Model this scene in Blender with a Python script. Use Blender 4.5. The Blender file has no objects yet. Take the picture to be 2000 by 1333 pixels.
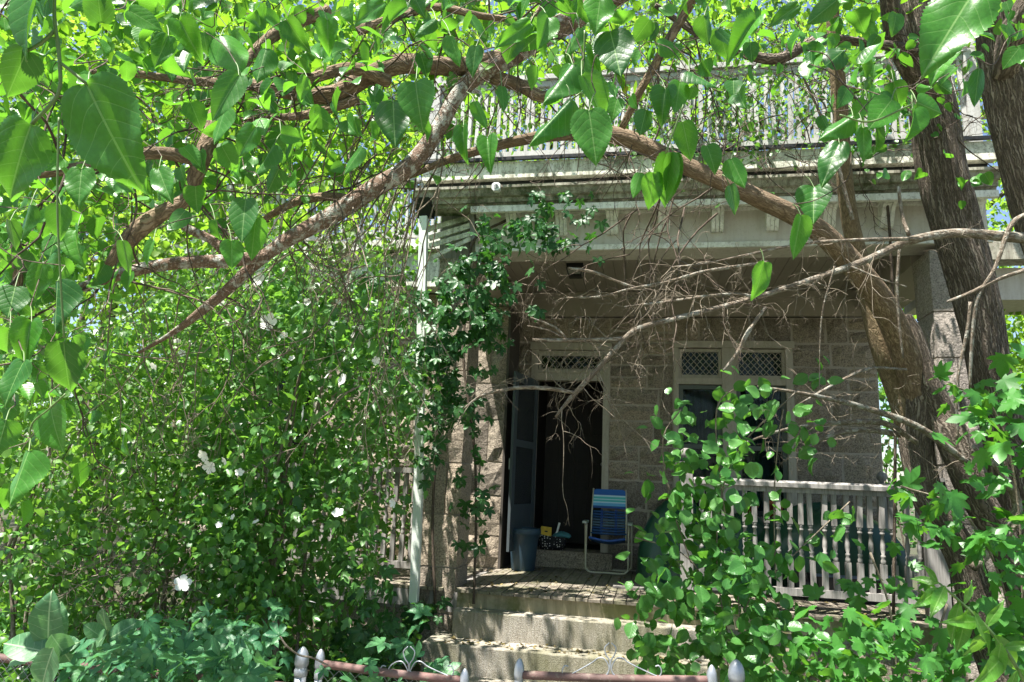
import bpy, math, random
import numpy as np
from mathutils import Vector, Matrix

random.seed(5)
rng = np.random.default_rng(11)
sc = bpy.context.scene
col = sc.collection

# ------------------------------------------------------------------ camera, sky, sun, exposure
FPX, PITCH, ROLL, YAW, EYE = 1400.0, 11.0, 2.5, 11.3, 1.6
_p, _r, _y = [math.radians(v) for v in (PITCH, ROLL, YAW)]
CF = np.array([-math.sin(_y)*math.cos(_p), math.cos(_y)*math.cos(_p), math.sin(_p)])
_R = np.array([math.cos(_y), math.sin(_y), 0.0])
_U = np.cross(_R, CF)
CR = _R*math.cos(_r) + _U*math.sin(_r)
CU = _U*math.cos(_r) - _R*math.sin(_r)
CO = np.array([0.0, 0.0, EYE])
cd = bpy.data.cameras.new('camera')
cam = bpy.data.objects.new('camera', cd)
col.objects.link(cam)
cam.matrix_world = Matrix(((CR[0], CU[0], -CF[0], 0), (CR[1], CU[1], -CF[1], 0),
                           (CR[2], CU[2], -CF[2], EYE), (0, 0, 0, 1)))
cd.sensor_width = 36
cd.sensor_fit = 'HORIZONTAL'
cd.lens = FPX/2000*36
cd.clip_start = 0.05
cd.clip_end = 600
sc.camera = cam

SUN = np.array([-0.22, -0.28, 0.92])
SUN = SUN/np.linalg.norm(SUN)
SUN_EL = math.asin(SUN[2])
world = bpy.data.worlds.new('World')
sc.world = world
world.use_nodes = True
wn = world.node_tree
bg = wn.nodes['Background']
sky = wn.nodes.new('ShaderNodeTexSky')
sky.sky_type = 'NISHITA'
sky.sun_disc = False
sky.sun_elevation = SUN_EL
sky.sun_rotation = math.atan2(SUN[0], SUN[1])
wn.links.new(sky.outputs[0], bg.inputs[0])
bg.inputs[1].default_value = 0.07
ld = bpy.data.lights.new('sun', 'SUN')
ld.energy = 5.0
ld.angle = math.radians(0.5)
ld.color = (1.0, 0.95, 0.88)
sun = bpy.data.objects.new('sun', ld)
col.objects.link(sun)
sun.rotation_euler = Vector((-SUN[0], -SUN[1], -SUN[2])).to_track_quat('-Z', 'Y').to_euler()
sc.view_settings.view_transform = 'Standard'
sc.view_settings.look = 'None'
sc.view_settings.gamma = 1
sc.view_settings.use_curve_mapping = False
sc.view_settings.exposure = 1.8
sc.render.engine = 'CYCLES'
sc.cycles.use_denoising = True
sc.cycles.max_bounces = 7
sc.cycles.transparent_max_bounces = 12

# ------------------------------------------------------------------ helpers
def P(px, py, d):
    """point seen at photo pixel (px,py) at depth d along the view axis"""
    return CO + d*(CF + CR*(px-1000)/FPX - CU*(py-666.5)/FPX)

def PY(px, py, Y):
    v = CF + CR*(px-1000)/FPX - CU*(py-666.5)/FPX
    return CO + v*(Y/v[1])

def mesh_np(name, v, tris, uv=None, smooth=True):
    """triangle mesh from numpy arrays; uv per vertex"""
    v = np.asarray(v, np.float32); tris = np.asarray(tris, np.int32)
    me = bpy.data.meshes.new(name)
    me.vertices.add(len(v)); me.vertices.foreach_set('co', v.ravel())
    me.loops.add(tris.size); me.loops.foreach_set('vertex_index', tris.ravel())
    me.polygons.add(len(tris))
    me.polygons.foreach_set('loop_start', np.arange(0, tris.size, 3, dtype=np.int32))
    me.polygons.foreach_set('loop_total', np.full(len(tris), 3, np.int32))
    if smooth:
        me.polygons.foreach_set('use_smooth', np.ones(len(tris), bool))
    if uv is not None:
        l = me.uv_layers.new(name='UVMap')
        l.data.foreach_set('uv', np.asarray(uv, np.float32)[tris.ravel()].ravel())
    me.update(calc_edges=True)
    return me

def link(o, parent=None):
    col.objects.link(o)
    if parent is not None:
        o.parent = parent
        o.matrix_parent_inverse = Matrix.Translation(-Vector(parent.get('base', (0, 0, 0))))
    return o

def tag(o, label=None, cat=None, group=None, kind=None):
    if label: o['label'] = label
    if cat: o['category'] = cat
    if group: o['group'] = group
    if kind: o['kind'] = kind
    return o

def thing(name, label, cat, loc=(0, 0, 0), group=None):
    o = bpy.data.objects.new(name, None)
    o.empty_display_size = 0.1
    col.objects.link(o)
    o.location = Vector([float(c) for c in loc])
    o['base'] = [float(c) for c in loc]
    return tag(o, label, cat, group)

def obj(name, me, mat=None, parent=None):
    o = bpy.data.objects.new(name, me)
    if mat is not None and len(me.materials) == 0:
        me.materials.append(mat)
    return link(o, parent)

class MB:
    """collects shapes into one mesh"""
    def __init__(s):
        s.v = []; s.f = []; s.uv = []; s.sm = []
    def add(s, v, f, uv=None, smooth=False):
        n = len(s.v)
        s.v.extend([tuple(float(c) for c in p) for p in v])
        s.f.extend([tuple(i+n for i in q) for q in f])
        s.uv.extend(uv if uv is not None else [(p[0], p[2]) for p in v])
        s.sm.extend([smooth]*len(f))
        return s
    def box(s, x0, x1, y0, y1, z0, z1):
        v = [(x0, y0, z0), (x1, y0, z0), (x1, y1, z0), (x0, y1, z0), (x0, y0, z1), (x1, y0, z1), (x1, y1, z1), (x0, y1, z1)]
        f = [(0, 3, 2, 1), (4, 5, 6, 7), (0, 1, 5, 4), (1, 2, 6, 5), (2, 3, 7, 6), (3, 0, 4, 7)]
        return s.add(v, f)
    def beam(s, a, b, w, h, up=(0, 0, 1)):
        """box bar from a to b, w across, h along up"""
        a = np.array(a, float); b = np.array(b, float); d = b-a; d = d/np.linalg.norm(d)
        sd = np.cross(d, np.array(up, float)); sd = sd/np.linalg.norm(sd); u = np.cross(sd, d)
        v = []
        for p in (a, b):
            for i, j in ((-1, -1), (1, -1), (1, 1), (-1, 1)):
                v.append(p+sd*i*w/2+u*j*h/2)
        return s.add(v, [(0, 1, 2, 3), (7, 6, 5, 4), (0, 4, 5, 1), (1, 5, 6, 2), (2, 6, 7, 3), (3, 7, 4, 0)])
    def tube(s, pts, rad, n=8, cap=True, disp=None):
        pts = np.array(pts, float); m = len(pts)
        rad = np.full(m, rad, float) if np.isscalar(rad) else np.array(rad, float)
        t = np.gradient(pts, axis=0); t /= (np.linalg.norm(t, axis=1)[:, None]+1e-9)
        ref = np.array([0.3, 0.9, 0.2]); 
        if abs(t[0]@ref) > 0.9: ref = np.array([1.0, 0, 0.1])
        u = np.cross(t[0], ref); u /= np.linalg.norm(u)
        L = np.concatenate([[0], np.cumsum(np.linalg.norm(np.diff(pts, axis=0), axis=1))])
        v = []; uv = []
        for i in range(m):
            u = u-t[i]*(u@t[i]); u /= np.linalg.norm(u)+1e-9
            w = np.cross(t[i], u)
            for k in range(n):
                a = 2*math.pi*k/n
                r = rad[i]
                if disp is not None: r = r + disp(a, L[i], rad[i])
                v.append(pts[i]+r*(math.cos(a)*u+math.sin(a)*w))
                uu = k/n
                uv.append((abs(uu-0.5)*2*math.pi*rad[0], L[i]))
        f = []
        for i in range(m-1):
            for k in range(n):
                k2 = (k+1) % n
                f.append((i*n+k, i*n+k2, (i+1)*n+k2, (i+1)*n+k))
        if cap:
            f.append(tuple(range(n-1, -1, -1))); f.append(tuple((m-1)*n+k for k in range(n)))
        return s.add(v, f, uv, True)
    def lathe(s, prof, c=(0, 0, 0), n=16):
        v = []; f = []
        for r, z in prof:
            for k in range(n):
                a = 2*math.pi*k/n
                v.append((c[0]+r*math.cos(a), c[1]+r*math.sin(a), c[2]+z))
        m = len(prof)
        for i in range(m-1):
            for k in range(n):
                k2 = (k+1) % n
                f.append((i*n+k, i*n+k2, (i+1)*n+k2, (i+1)*n+k))
        f.append(tuple(range(n-1, -1, -1))); f.append(tuple((m-1)*n+k for k in range(n)))
        uv = [(math.atan2(p[1]-c[1], p[0]-c[0])/6.283+0.5, p[2]) for p in v]
        return s.add(v, f, uv, True)
    def prism_x(s, prof, x0, x1):
        """profile [(y,z)] extruded along x"""
        n = len(prof)
        v = [(x0, y, z) for y, z in prof]+[(x1, y, z) for y, z in prof]
        f = [tuple(range(n-1, -1, -1)), tuple(range(n, 2*n))]+[(i, (i+1) % n, n+(i+1) % n, n+i) for i in range(n)]
        return s.add(v, f)
    def prism_y(s, prof, y0, y1):
        """profile [(x,z)] extruded along y"""
        n = len(prof)
        v = [(x, y0, z) for x, z in prof]+[(x, y1, z) for x, z in prof]
        f = [tuple(range(n)), tuple(range(2*n-1, n-1, -1))]+[(i, n+i, n+(i+1) % n, (i+1) % n) for i in range(n)]
        return s.add(v, f)
    def mesh(s, name):
        me = bpy.data.meshes.new(name)
        me.from_pydata(s.v, [], s.f)
        l = me.uv_layers.new(name='UVMap')
        li = np.empty(len(me.loops), np.int32); me.loops.foreach_get('vertex_index', li)
        l.data.foreach_set('uv', np.array(s.uv, np.float32)[li].ravel())
        me.polygons.foreach_set('use_smooth', np.array(s.sm, bool))
        me.update()
        return me
    def build(s, name, mat, parent=None):
        return obj(name, s.mesh(name), mat, parent)

def spline(pts, step=None, n=None):
    """Catmull-Rom through points of any dimension"""
    p = np.array(pts, float)
    p = np.vstack([2*p[0]-p[1], p, 2*p[-1]-p[-2]])
    out = []
    for i in range(1, len(p)-2):
        L = np.linalg.norm((p[i+1]-p[i])[:3])
        k = n if n else max(2, int(L/step))
        for j in range(k):
            t = j/k
            a, b, c, d = p[i-1], p[i], p[i+1], p[i+2]
            out.append(0.5*((2*b)+(c-a)*t+(2*a-5*b+4*c-d)*t*t+(3*b-a-3*c+d)*t**3))
    out.append(p[-2])
    return np.array(out)

# ------------------------------------------------------------------ materials
def nmat(name):
    m = bpy.data.materials.new(name); m.use_nodes = True
    nt = m.node_tree
    return m, nt, nt.nodes['Principled BSDF'], nt.nodes['Material Output']

class N:
    """small node-graph helper"""
    def __init__(s, nt): s.nt = nt
    def n(s, t, **kw):
        x = s.nt.nodes.new(t)
        for k, v in kw.items(): setattr(x, k, v)
        return x
    def l(s, a, b): s.nt.links.new(a, b)
    def val(s, inp, v):
        if hasattr(v, 'is_linked') or hasattr(v, 'links'): s.l(v, inp)
        else: inp.default_value = v
    def math(s, op, a, b=0.0, c=None):
        x = s.n('ShaderNodeMath', operation=op)
        s.val(x.inputs[0], a); s.val(x.inputs[1], b)
        if c is not None: s.val(x.inputs[2], c)
        return x.outputs[0]
    def coord(s, which='Object', scale=(1, 1, 1)):
        t = s.n('ShaderNodeTexCoord'); m = s.n('ShaderNodeMapping')
        m.inputs['Scale'].default_value = scale
        s.l(t.outputs[which], m.inputs[0]); return m.outputs[0]
    def noise(s, vec, scale, detail=4, rough=0.55, dist=0.0):
        x = s.n('ShaderNodeTexNoise'); s.l(vec, x.inputs['Vector'])
        x.inputs['Scale'].default_value = scale; x.inputs['Detail'].default_value = detail
        x.inputs['Roughness'].default_value = rough; x.inputs['Distortion'].default_value = dist
        return x.outputs['Fac']
    def ramp(s, fac, stops):
        x = s.n('ShaderNodeValToRGB'); s.l(fac, x.inputs[0])
        e = x.color_ramp.elements
        while len(e) < len(stops): e.new(0.5)
        for i, (p, c) in enumerate(stops):
            e[i].position = p
            e[i].color = (c, c, c, 1) if np.isscalar(c) else (*c, 1)
        return x.outputs[0]
    def mix(s, fac, a, b, mode='MIX'):
        x = s.n('ShaderNodeMix', data_type='RGBA', blend_type=mode)
        s.val(x.inputs[0], fac)
        for i, c in ((6, a), (7, b)):
            if isinstance(c, tuple): x.inputs[i].default_value = (*c, 1) if len(c) == 3 else c
            else: s.l(c, x.inputs[i])
        return x.outputs[2]
    def bump(s, h, strength=0.5, dist=0.01):
        x = s.n('ShaderNodeBump'); s.l(h, x.inputs['Height'])
        x.inputs['Strength'].default_value = strength; x.inputs['Distance'].default_value = dist
        return x.outputs[0]
    def rnd(s):
        o = s.n('ShaderNodeObjectInfo'); g = s.n('ShaderNodeNewGeometry')
        return s.math('FRACT', s.math('ADD', o.outputs['Random'], g.outputs['Random Per Island']))

def simple(name, c, rough=0.6, metal=0.0, var=0.15, nscale=30, bump=0.2, bdist=0.003):
    m, nt, b, o = nmat(name); g = N(nt)
    v = g.coord()
    f = g.noise(v, nscale, 5)
    k = g.ramp(f, [(0.25, tuple(x*(1-var) for x in c)), (0.75, tuple(min(1, x*(1+var)) for x in c))])
    g.l(k, b.inputs['Base Color'])
    b.inputs['Roughness'].default_value = rough; b.inputs['Metallic'].default_value = metal
    if bump: g.l(g.bump(f, bump, bdist), b.inputs['Normal'])
    return m

def leaf_mat(name, dark, light, trans, rough=0.4, tmix=0.38, vein=0.0, vcol=(0.30, 0.42, 0.16), spec=0.4, nveins=6.0, slope=0.75, yellow=0.0):
    m, nt, b, o = nmat(name); g = N(nt)
    r = g.rnd()
    stops = [(0.0, dark), (0.93, light)]
    if yellow: stops += [(0.97, light), (0.99, (0.45, 0.36, 0.03))]
    c = g.ramp(r, stops)
    vv = g.coord('Object'); mott = g.noise(vv, 22, 3)
    c = g.mix(0.35, c, g.ramp(mott, [(0.3, 0.25), (0.7, 0.8)]), 'OVERLAY')
    if vein >= .7:
        spn = g.noise(g.coord('Object', (1, 1, 1)), 75, 3)
        c = g.mix(g.math('MULTIPLY', g.math('GREATER_THAN', spn, 0.735), 0.75), c, (0.30, 0.24, 0.05))
    tc = g.mix(r, trans, tuple(min(1, x*1.35) for x in trans))
    if vein:
        t = g.n('ShaderNodeTexCoord'); sp = g.n('ShaderNodeSeparateXYZ'); g.l(t.outputs['UV'], sp.inputs[0])
        u = g.math('ABSOLUTE', g.math('SUBTRACT', sp.outputs[0], 0.5))
        mid = g.math('LESS_THAN', u, 0.011)
        ph = g.math('MULTIPLY', g.math('SUBTRACT', sp.outputs[1], g.math('MULTIPLY', g.math('POWER', u, 1.35), slope*1.5)), nveins*6.2832)
        side = g.math('GREATER_THAN', g.math('COSINE', ph), 0.985)
        vm = g.math('MAXIMUM', mid, g.math('MULTIPLY', side, 0.55))
        c = g.mix(g.math('MULTIPLY', vm, vein), c, vcol)
        h = g.math('ADD', g.math('POWER', g.math('ABSOLUTE', g.math('SINE', g.math('MULTIPLY', ph, 0.5))), 0.5), g.math('ADD', g.math('MULTIPLY', mid, -1.2), g.math('MULTIPLY', mott, 1.2)))
        bn = g.bump(h, 0.16, 0.003)
        g.l(bn, b.inputs['Normal'])
    g.l(c, b.inputs['Base Color'])
    b.inputs['Roughness'].default_value = rough
    b.inputs['Specular IOR Level'].default_value = spec
    tr = g.n('ShaderNodeBsdfTranslucent'); g.l(tc, tr.inputs[0])
    ms = g.n('ShaderNodeMixShader'); ms.inputs[0].default_value = tmix
    g.l(b.outputs[0], ms.inputs[1]); g.l(tr.outputs[0], ms.inputs[2]); g.l(ms.outputs[0], o.inputs[0])
    return m

def bark_mat(name, c1, c2, c3, us=30, vs=5, bump=0.9, lichen=0.0):
    m, nt, b, o = nmat(name); g = N(nt)
    t = g.n('ShaderNodeTexCoord'); mp = g.n('ShaderNodeMapping'); mp.inputs['Scale'].default_value = (us, vs, 1)
    wn_ = g.n('ShaderNodeTexNoise'); g.l(t.outputs['UV'], wn_.inputs['Vector']); wn_.inputs['Scale'].default_value = 22; wn_.inputs['Detail'].default_value = 3
    wv = g.n('ShaderNodeVectorMath', operation='MULTIPLY_ADD'); g.l(wn_.outputs['Color'], wv.inputs[0]); wv.inputs[1].default_value = (0.06, 0.05, 0); g.l(t.outputs['UV'], wv.inputs[2])
    g.l(wv.outputs[0], mp.inputs[0])
    vo = g.n('ShaderNodeTexVoronoi', feature='DISTANCE_TO_EDGE'); g.l(mp.outputs[0], vo.inputs['Vector']); vo.inputs['Scale'].default_value = 1.6
    v2 = g.coord('Object')
    f = g.noise(v2, 60, 5, 0.7); f2 = g.noise(v2, 6, 4)
    h = g.math('ADD', g.math('MULTIPLY', g.ramp(vo.outputs['Distance'], [(0.0, 0.0), (0.3, 1.0)]), 0.5), g.math('MULTIPLY', f, 0.5))
    c = g.ramp(h, [(0.2, c1), (0.55, c2), (0.9, c3)])
    c = g.mix(g.ramp(f2, [(0.4, 0.0), (0.75, 0.45)]), c, c1)
    if lichen:
        f3 = g.noise(v2, 17, 5, 0.7)
        c = g.mix(g.math('MULTIPLY', g.ramp(f3, [(0.5, 0.0), (0.6, 1.0)]), lichen), c, (0.5, 0.53, 0.48))
    g.l(c, b.inputs['Base Color']); b.inputs['Roughness'].default_value = 0.9
    b.inputs['Specular IOR Level'].default_value = 0.2
    g.l(g.bump(h, bump, 0.015), b.inputs['Normal'])
    return m

def granite(name, dark, mid, light, stain=0.35):
    m, nt, b, o = nmat(name); g = N(nt)
    v = g.coord()
    sp = g.noise(v, 70, 4, 0.75)
    md = g.noise(v, 24, 5, 0.65)
    big = g.noise(v, 2.2, 4)
    c = g.ramp(sp, [(0.38, tuple(x*.6 for x in dark)), (0.5, mid), (0.62, light)])
    c = g.mix(0.3, c, g.ramp(md, [(0.3, dark), (0.7, light)]), 'MIX')
    oi = g.n('ShaderNodeObjectInfo')
    tone = g.ramp(oi.outputs['Random'], [(0, (0.66, 0.64, 0.63)), (0.5, (0.95, 0.92, 0.88)), (1, (1.2, 1.13, 1.04))])
    c = g.mix(1.0, c, tone, 'MULTIPLY')
    c = g.mix(g.math('MULTIPLY', g.ramp(big, [(0.45, 0), (0.75, 1)]), stain), c, tuple(x*0.55 for x in dark))
    g.l(c, b.inputs['Base Color']); b.inputs['Roughness'].default_value = 0.92
    g.l(g.bump(g.math('ADD', md, g.math('MULTIPLY', sp, 0.5)), 0.9, 0.02), b.inputs['Normal'])
    return m

def paint(name, base, dirt, moss=(0.06, 0.08, 0.02), mossy=0.5, dirty=0.6, streak=True, peel=0.0):
    m, nt, b, o = nmat(name); g = N(nt)
    v = g.coord('Object'); vs = g.coord('Object', (9, 9, 1.1)) if streak else v
    f1 = g.noise(vs, 2.2, 6, 0.65)
    f2 = g.noise(v, 3.1, 6, 0.7)
    f3 = g.noise(v, 38, 4, 0.7)
    c = g.mix(g.math('MULTIPLY', g.ramp(f1, [(0.42, 0), (0.72, 1)]), dirty), base, dirt)
    c = g.mix(g.math('MULTIPLY', g.ramp(f2, [(0.5, 0), (0.62, 1)]), mossy), c, moss)
    if peel:
        c = g.mix(g.math('MULTIPLY', g.ramp(f3, [(0.56, 0), (0.6, 1)]), peel), c, (0.16, 0.13, 0.1))
    g.l(c, b.inputs['Base Color']); b.inputs['Roughness'].default_value = 0.75
    g.l(g.bump(f3, 0.25, 0.004), b.inputs['Normal'])
    return m

def wood(name, c1, c2, scale=(40, 40, 3), rough=0.85, mossy=0.0):
    m, nt, b, o = nmat(name); g = N(nt)
    v = g.coord('Object', scale)
    f = g.noise(v, 1.5, 6, 0.6)
    oi = g.n('ShaderNodeObjectInfo')
    c = g.ramp(f, [(0.3, c1), (0.7, c2)])
    c = g.mix(1.0, c, g.ramp(oi.outputs['Random'], [(0, 0.7), (1, 1.15)]), 'MULTIPLY')
    if mossy:
        f2 = g.noise(g.coord(), 4, 5)
        c = g.mix(g.math('MULTIPLY', g.ramp(f2, [(0.45, 0), (0.6, 1)]), mossy), c, (0.07, 0.09, 0.02))
    g.l(c, b.inputs['Base Color']); b.inputs['Roughness'].default_value = rough
    g.l(g.bump(f, 0.4, 0.004), b.inputs['Normal'])
    return m

M = {}
M['leaf_mulberry'] = leaf_mat('mulberry leaf', (0.016, 0.085, 0.016), (0.06, 0.215, 0.024), (0.15, 0.40, 0.025), 0.36, 0.36, 0.75, (0.22, 0.38, 0.12), yellow=0.0)
M['leaf_mulberry_small'] = leaf_mat('mulberry crown leaf', (0.022, 0.095, 0.016), (0.06, 0.19, 0.02), (0.20, 0.42, 0.02), 0.4, 0.42, 0, yellow=1)
M['leaf_bg'] = leaf_mat('sunlit tree leaf', (0.045, 0.11, 0.014), (0.12, 0.21, 0.024), (0.28, 0.5, 0.04), 0.45, 0.48, 0)
M['leaf_hibiscus'] = leaf_mat('hibiscus leaf', (0.028, 0.1, 0.022), (0.09, 0.215, 0.05), (0.18, 0.4, 0.04), 0.34, 0.36, 0.0)
M['leaf_thicket_sunlit'] = leaf_mat('sunlit thicket leaf', (0.036, 0.115, 0.02), (0.12, 0.25, 0.05), (0.23, 0.46, 0.045), 0.38, 0.4, 0.0)  # hibiscus leaf copy brightened, the hedge's sunlight put into its colour
M['leaf_creeper'] = leaf_mat('creeper leaf', (0.012, 0.06, 0.018), (0.03, 0.11, 0.025), (0.07, 0.24, 0.02), 0.42, 0.26, 0.4, (0.12, 0.2, 0.08))
M['leaf_creeper_lit'] = leaf_mat('lit creeper leaf', (0.03, 0.125, 0.06), (0.075, 0.21, 0.08), (0.10, 0.30, 0.05), 0.42, 0.3, 0.5, (0.13, 0.26, 0.12), spec=0.35)  # paler, bluer copy of the creeper leaf with daylight painted in
M['leaf_round'] = leaf_mat('honeysuckle leaf', (0.032, 0.125, 0.026), (0.075, 0.2, 0.045), (0.14, 0.38, 0.03), 0.33, 0.32, 0.35, (0.14, 0.27, 0.1))
M['leaf_lobed'] = leaf_mat('lobed leaf', (0.03, 0.125, 0.022), (0.06, 0.2, 0.035), (0.16, 0.42, 0.03), 0.38, 0.36, 0.0)
M['leaf_milkweed'] = leaf_mat('milkweed leaf', (0.06, 0.16, 0.07), (0.09, 0.21, 0.09), (0.16, 0.36, 0.1), 0.45, 0.3, 0.8, (0.36, 0.5, 0.28))
M['leaf_lance'] = leaf_mat('lance leaf', (0.04, 0.15, 0.02), (0.08, 0.22, 0.03), (0.24, 0.52, 0.04), 0.35, 0.4, 0.6, (0.25, 0.42, 0.12))
M['petal'] = leaf_mat('white petal', (0.78, 0.78, 0.74), (0.85, 0.85, 0.82), (0.7, 0.7, 0.62), 0.6, 0.3, 0, spec=0.2)
M['bark_dark'] = bark_mat('furrowed bark', (0.055, 0.044, 0.034), (0.185, 0.15, 0.118), (0.36, 0.31, 0.255), 30, 3.2, 1.0)
M['bark_brown'] = bark_mat('brown bark', (0.10, 0.07, 0.045), (0.235, 0.172, 0.113), (0.35, 0.275, 0.195), 42, 7, 0.6)
M['bark_yellow'] = bark_mat('ochre bark', (0.10, 0.073, 0.042), (0.195, 0.148, 0.085), (0.29, 0.225, 0.14), 45, 10, 0.5)
M['bark_red'] = bark_mat('red brown bark', (0.10, 0.065, 0.045), (0.22, 0.15, 0.11), (0.36, 0.29, 0.24), 45, 38, 0.5, 0.7)
M['bark_dead'] = bark_mat('dead grey wood', (0.10, 0.08, 0.06), (0.21, 0.17, 0.13), (0.38, 0.33, 0.27), 60, 12, 0.6, 0.35)
M['twig'] = bark_mat('dry twig', (0.11, 0.09, 0.066), (0.22, 0.185, 0.14), (0.37, 0.32, 0.26), 60, 8, 0.3)
M['twig_dark'] = bark_mat('dark twig', (0.05, 0.038, 0.028), (0.11, 0.085, 0.065), (0.18, 0.145, 0.11), 60, 8, 0.3)
M['stem_green'] = simple('green stem', (0.10, 0.17, 0.04), 0.5, bump=0)
M['granite'] = granite('brown granite', (0.11, 0.092, 0.073), (0.285, 0.247, 0.2), (0.45, 0.40, 0.33))
M['granite_sunlit'] = granite('sunlit granite', (0.16, 0.145, 0.13), (0.34, 0.31, 0.28), (0.5, 0.46, 0.42), 0.2)  # same stone, lightened: the right column's sunlight is put into the colour
M['mortar'] = simple('mortar', (0.345, 0.305, 0.255), 0.95, nscale=60, bump=0.5, bdist=0.006)
M['paint_white'] = paint('weathered white paint', (0.8, 0.8, 0.75), (0.30, 0.28, 0.22), mossy=0.25, dirty=0.5, peel=0.35)
M['paint_mossy'] = paint('mossy white paint', (0.74, 0.74, 0.65), (0.2, 0.19, 0.12), (0.06, 0.075, 0.02), 0.8, 0.8, peel=0.6)
M['paint_gutter'] = paint('rotting gutter paint', (0.36, 0.35, 0.28), (0.07, 0.06, 0.035), (0.035, 0.05, 0.012), 0.9, 0.95, peel=0.8)
M['paint_frieze'] = paint('frieze paint', (0.56, 0.53, 0.485), (0.33, 0.28, 0.21), mossy=0.0, dirty=0.45, peel=0.12)
M['paint_taupe'] = paint('taupe ceiling paint', (0.30, 0.265, 0.225), (0.21, 0.18, 0.15), mossy=0.0, dirty=0.5, streak=False)
M['paint_trim'] = paint('beige trim paint', (0.40, 0.365, 0.30), (0.24, 0.21, 0.16), mossy=0.0, dirty=0.5, peel=0.15)
M['paint_mint'] = paint('pale downspout paint', (0.66, 0.72, 0.66), (0.45, 0.5, 0.44), mossy=0.0, dirty=0.3)
M['wood_grey'] = wood('weathered grey wood', (0.15, 0.14, 0.13), (0.32, 0.305, 0.285))
M['wood_white'] = paint('chalky white baluster', (0.42, 0.42, 0.4), (0.2, 0.195, 0.18), mossy=0.0, dirty=0.6, peel=0.3)
M['wood_floor'] = wood('porch floor board', (0.12, 0.10, 0.078), (0.27, 0.235, 0.185), (40, 3, 40), 0.85, 0.4)
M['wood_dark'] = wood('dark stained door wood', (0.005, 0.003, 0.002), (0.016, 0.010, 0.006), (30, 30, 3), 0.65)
M['wood_riser'] = paint('mossy riser board', (0.36, 0.31, 0.2), (0.14, 0.12, 0.06), (0.10, 0.11, 0.02), 0.75, 0.8)
M['blue_door'] = paint('slate blue door paint', (0.05, 0.066, 0.074), (0.03, 0.038, 0.042), mossy=0, dirty=0.5, peel=0.05)
M['metal'] = simple('galvanised metal', (0.33, 0.35, 0.38), 0.45, 0.6, 0.2, 40, 0.15)
M['rust'] = paint('rusty pink pipe paint', (0.145, 0.078, 0.068), (0.06, 0.036, 0.03), (0.26, 0.2, 0.19), 0.3, 0.9, streak=False, peel=0.6)
M['tube_white'] = paint('chair tube', (0.52, 0.49, 0.38), (0.26, 0.17, 0.08), mossy=0, dirty=0.5, streak=False)
M['tarp'] = simple('green tarp', (0.012, 0.06, 0.034), 0.35, 0, 0.25, 8, 0.2)
M['terracotta'] = simple('terracotta', (0.36, 0.10, 0.04), 0.85)
M['planter'] = None
M['blue_plastic'] = simple('blue plastic', (0.12, 0.2, 0.38), 0.4)
M['soil'] = simple('dark garden soil', (0.05, 0.042, 0.03), 0.95, 0, 0.4, 5, 0.7, 0.03)
M['black'] = simple('black iron', (0.015, 0.016, 0.018), 0.45, 0.3)
M['yellow'] = simple('yellow card', (0.72, 0.46, 0.03), 0.5, bump=0)
M['white'] = simple('white plastic', (0.72, 0.73, 0.72), 0.4, bump=0)
M['teal'] = simple('teal cloth', (0.06, 0.22, 0.25), 0.8)
M['curtain'] = simple('dark blue curtain', (0.008, 0.022, 0.03), 0.9)
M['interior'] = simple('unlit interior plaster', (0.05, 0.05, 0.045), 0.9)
M['pale_wall'] = simple('pale siding', (0.66, 0.65, 0.6), 0.7, nscale=3, bump=0.1)
M['roofing'] = simple('dark roofing', (0.06, 0.058, 0.055), 0.9)
M['mat'] = simple('dusty door mat', (0.16, 0.15, 0.135), 0.95)

def concrete(name):
    m, nt, b, o = nmat(name); g = N(nt)
    v = g.coord('Object', (22, 22, 2.2)); v0 = g.coord()
    f = g.noise(v, 2.4, 6, 0.7); s = g.noise(v0, 110, 3, 0.7); bgn = g.noise(v0, 1.7, 4)
    c = g.ramp(f, [(0.28, (0.15, 0.125, 0.085)), (0.52, (0.33, 0.305, 0.255)), (0.75, (0.48, 0.46, 0.41))])
    c = g.mix(0.5, c, g.ramp(s, [(0.35, (0.14, 0.115, 0.08)), (0.65, (0.47, 0.44, 0.385))]))
    c = g.mix(g.math('MULTIPLY', g.ramp(bgn, [(0.4, 0), (0.62, 1)]), 0.7), c, (0.12, 0.12, 0.05))
    g.l(c, b.inputs['Base Color']); b.inputs['Roughness'].default_value = 0.92
    g.l(g.bump(g.math('ADD', f, s), 0.7, 0.015), b.inputs['Normal'])
    return m
M['step'] = concrete('weathered step stone')

def ground_mat():
    m, nt, b, o = nmat('garden soil and litter'); g = N(nt)
    v = g.coord()
    f = g.noise(v, 1.2, 6, 0.65); f2 = g.noise(v, 30, 5, 0.7)
    c = g.ramp(f, [(0.35, (0.045, 0.036, 0.024)), (0.6, (0.05, 0.075, 0.022))])
    c = g.mix(0.5, c, g.ramp(f2, [(0.35, (0.025, 0.02, 0.014)), (0.7, (0.11, 0.09, 0.055))]))
    g.l(c, b.inputs['Base Color']); b.inputs['Roughness'].default_value = 0.95
    g.l(g.bump(f2, 0.8, 0.04), b.inputs['Normal'])
    return m

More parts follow.
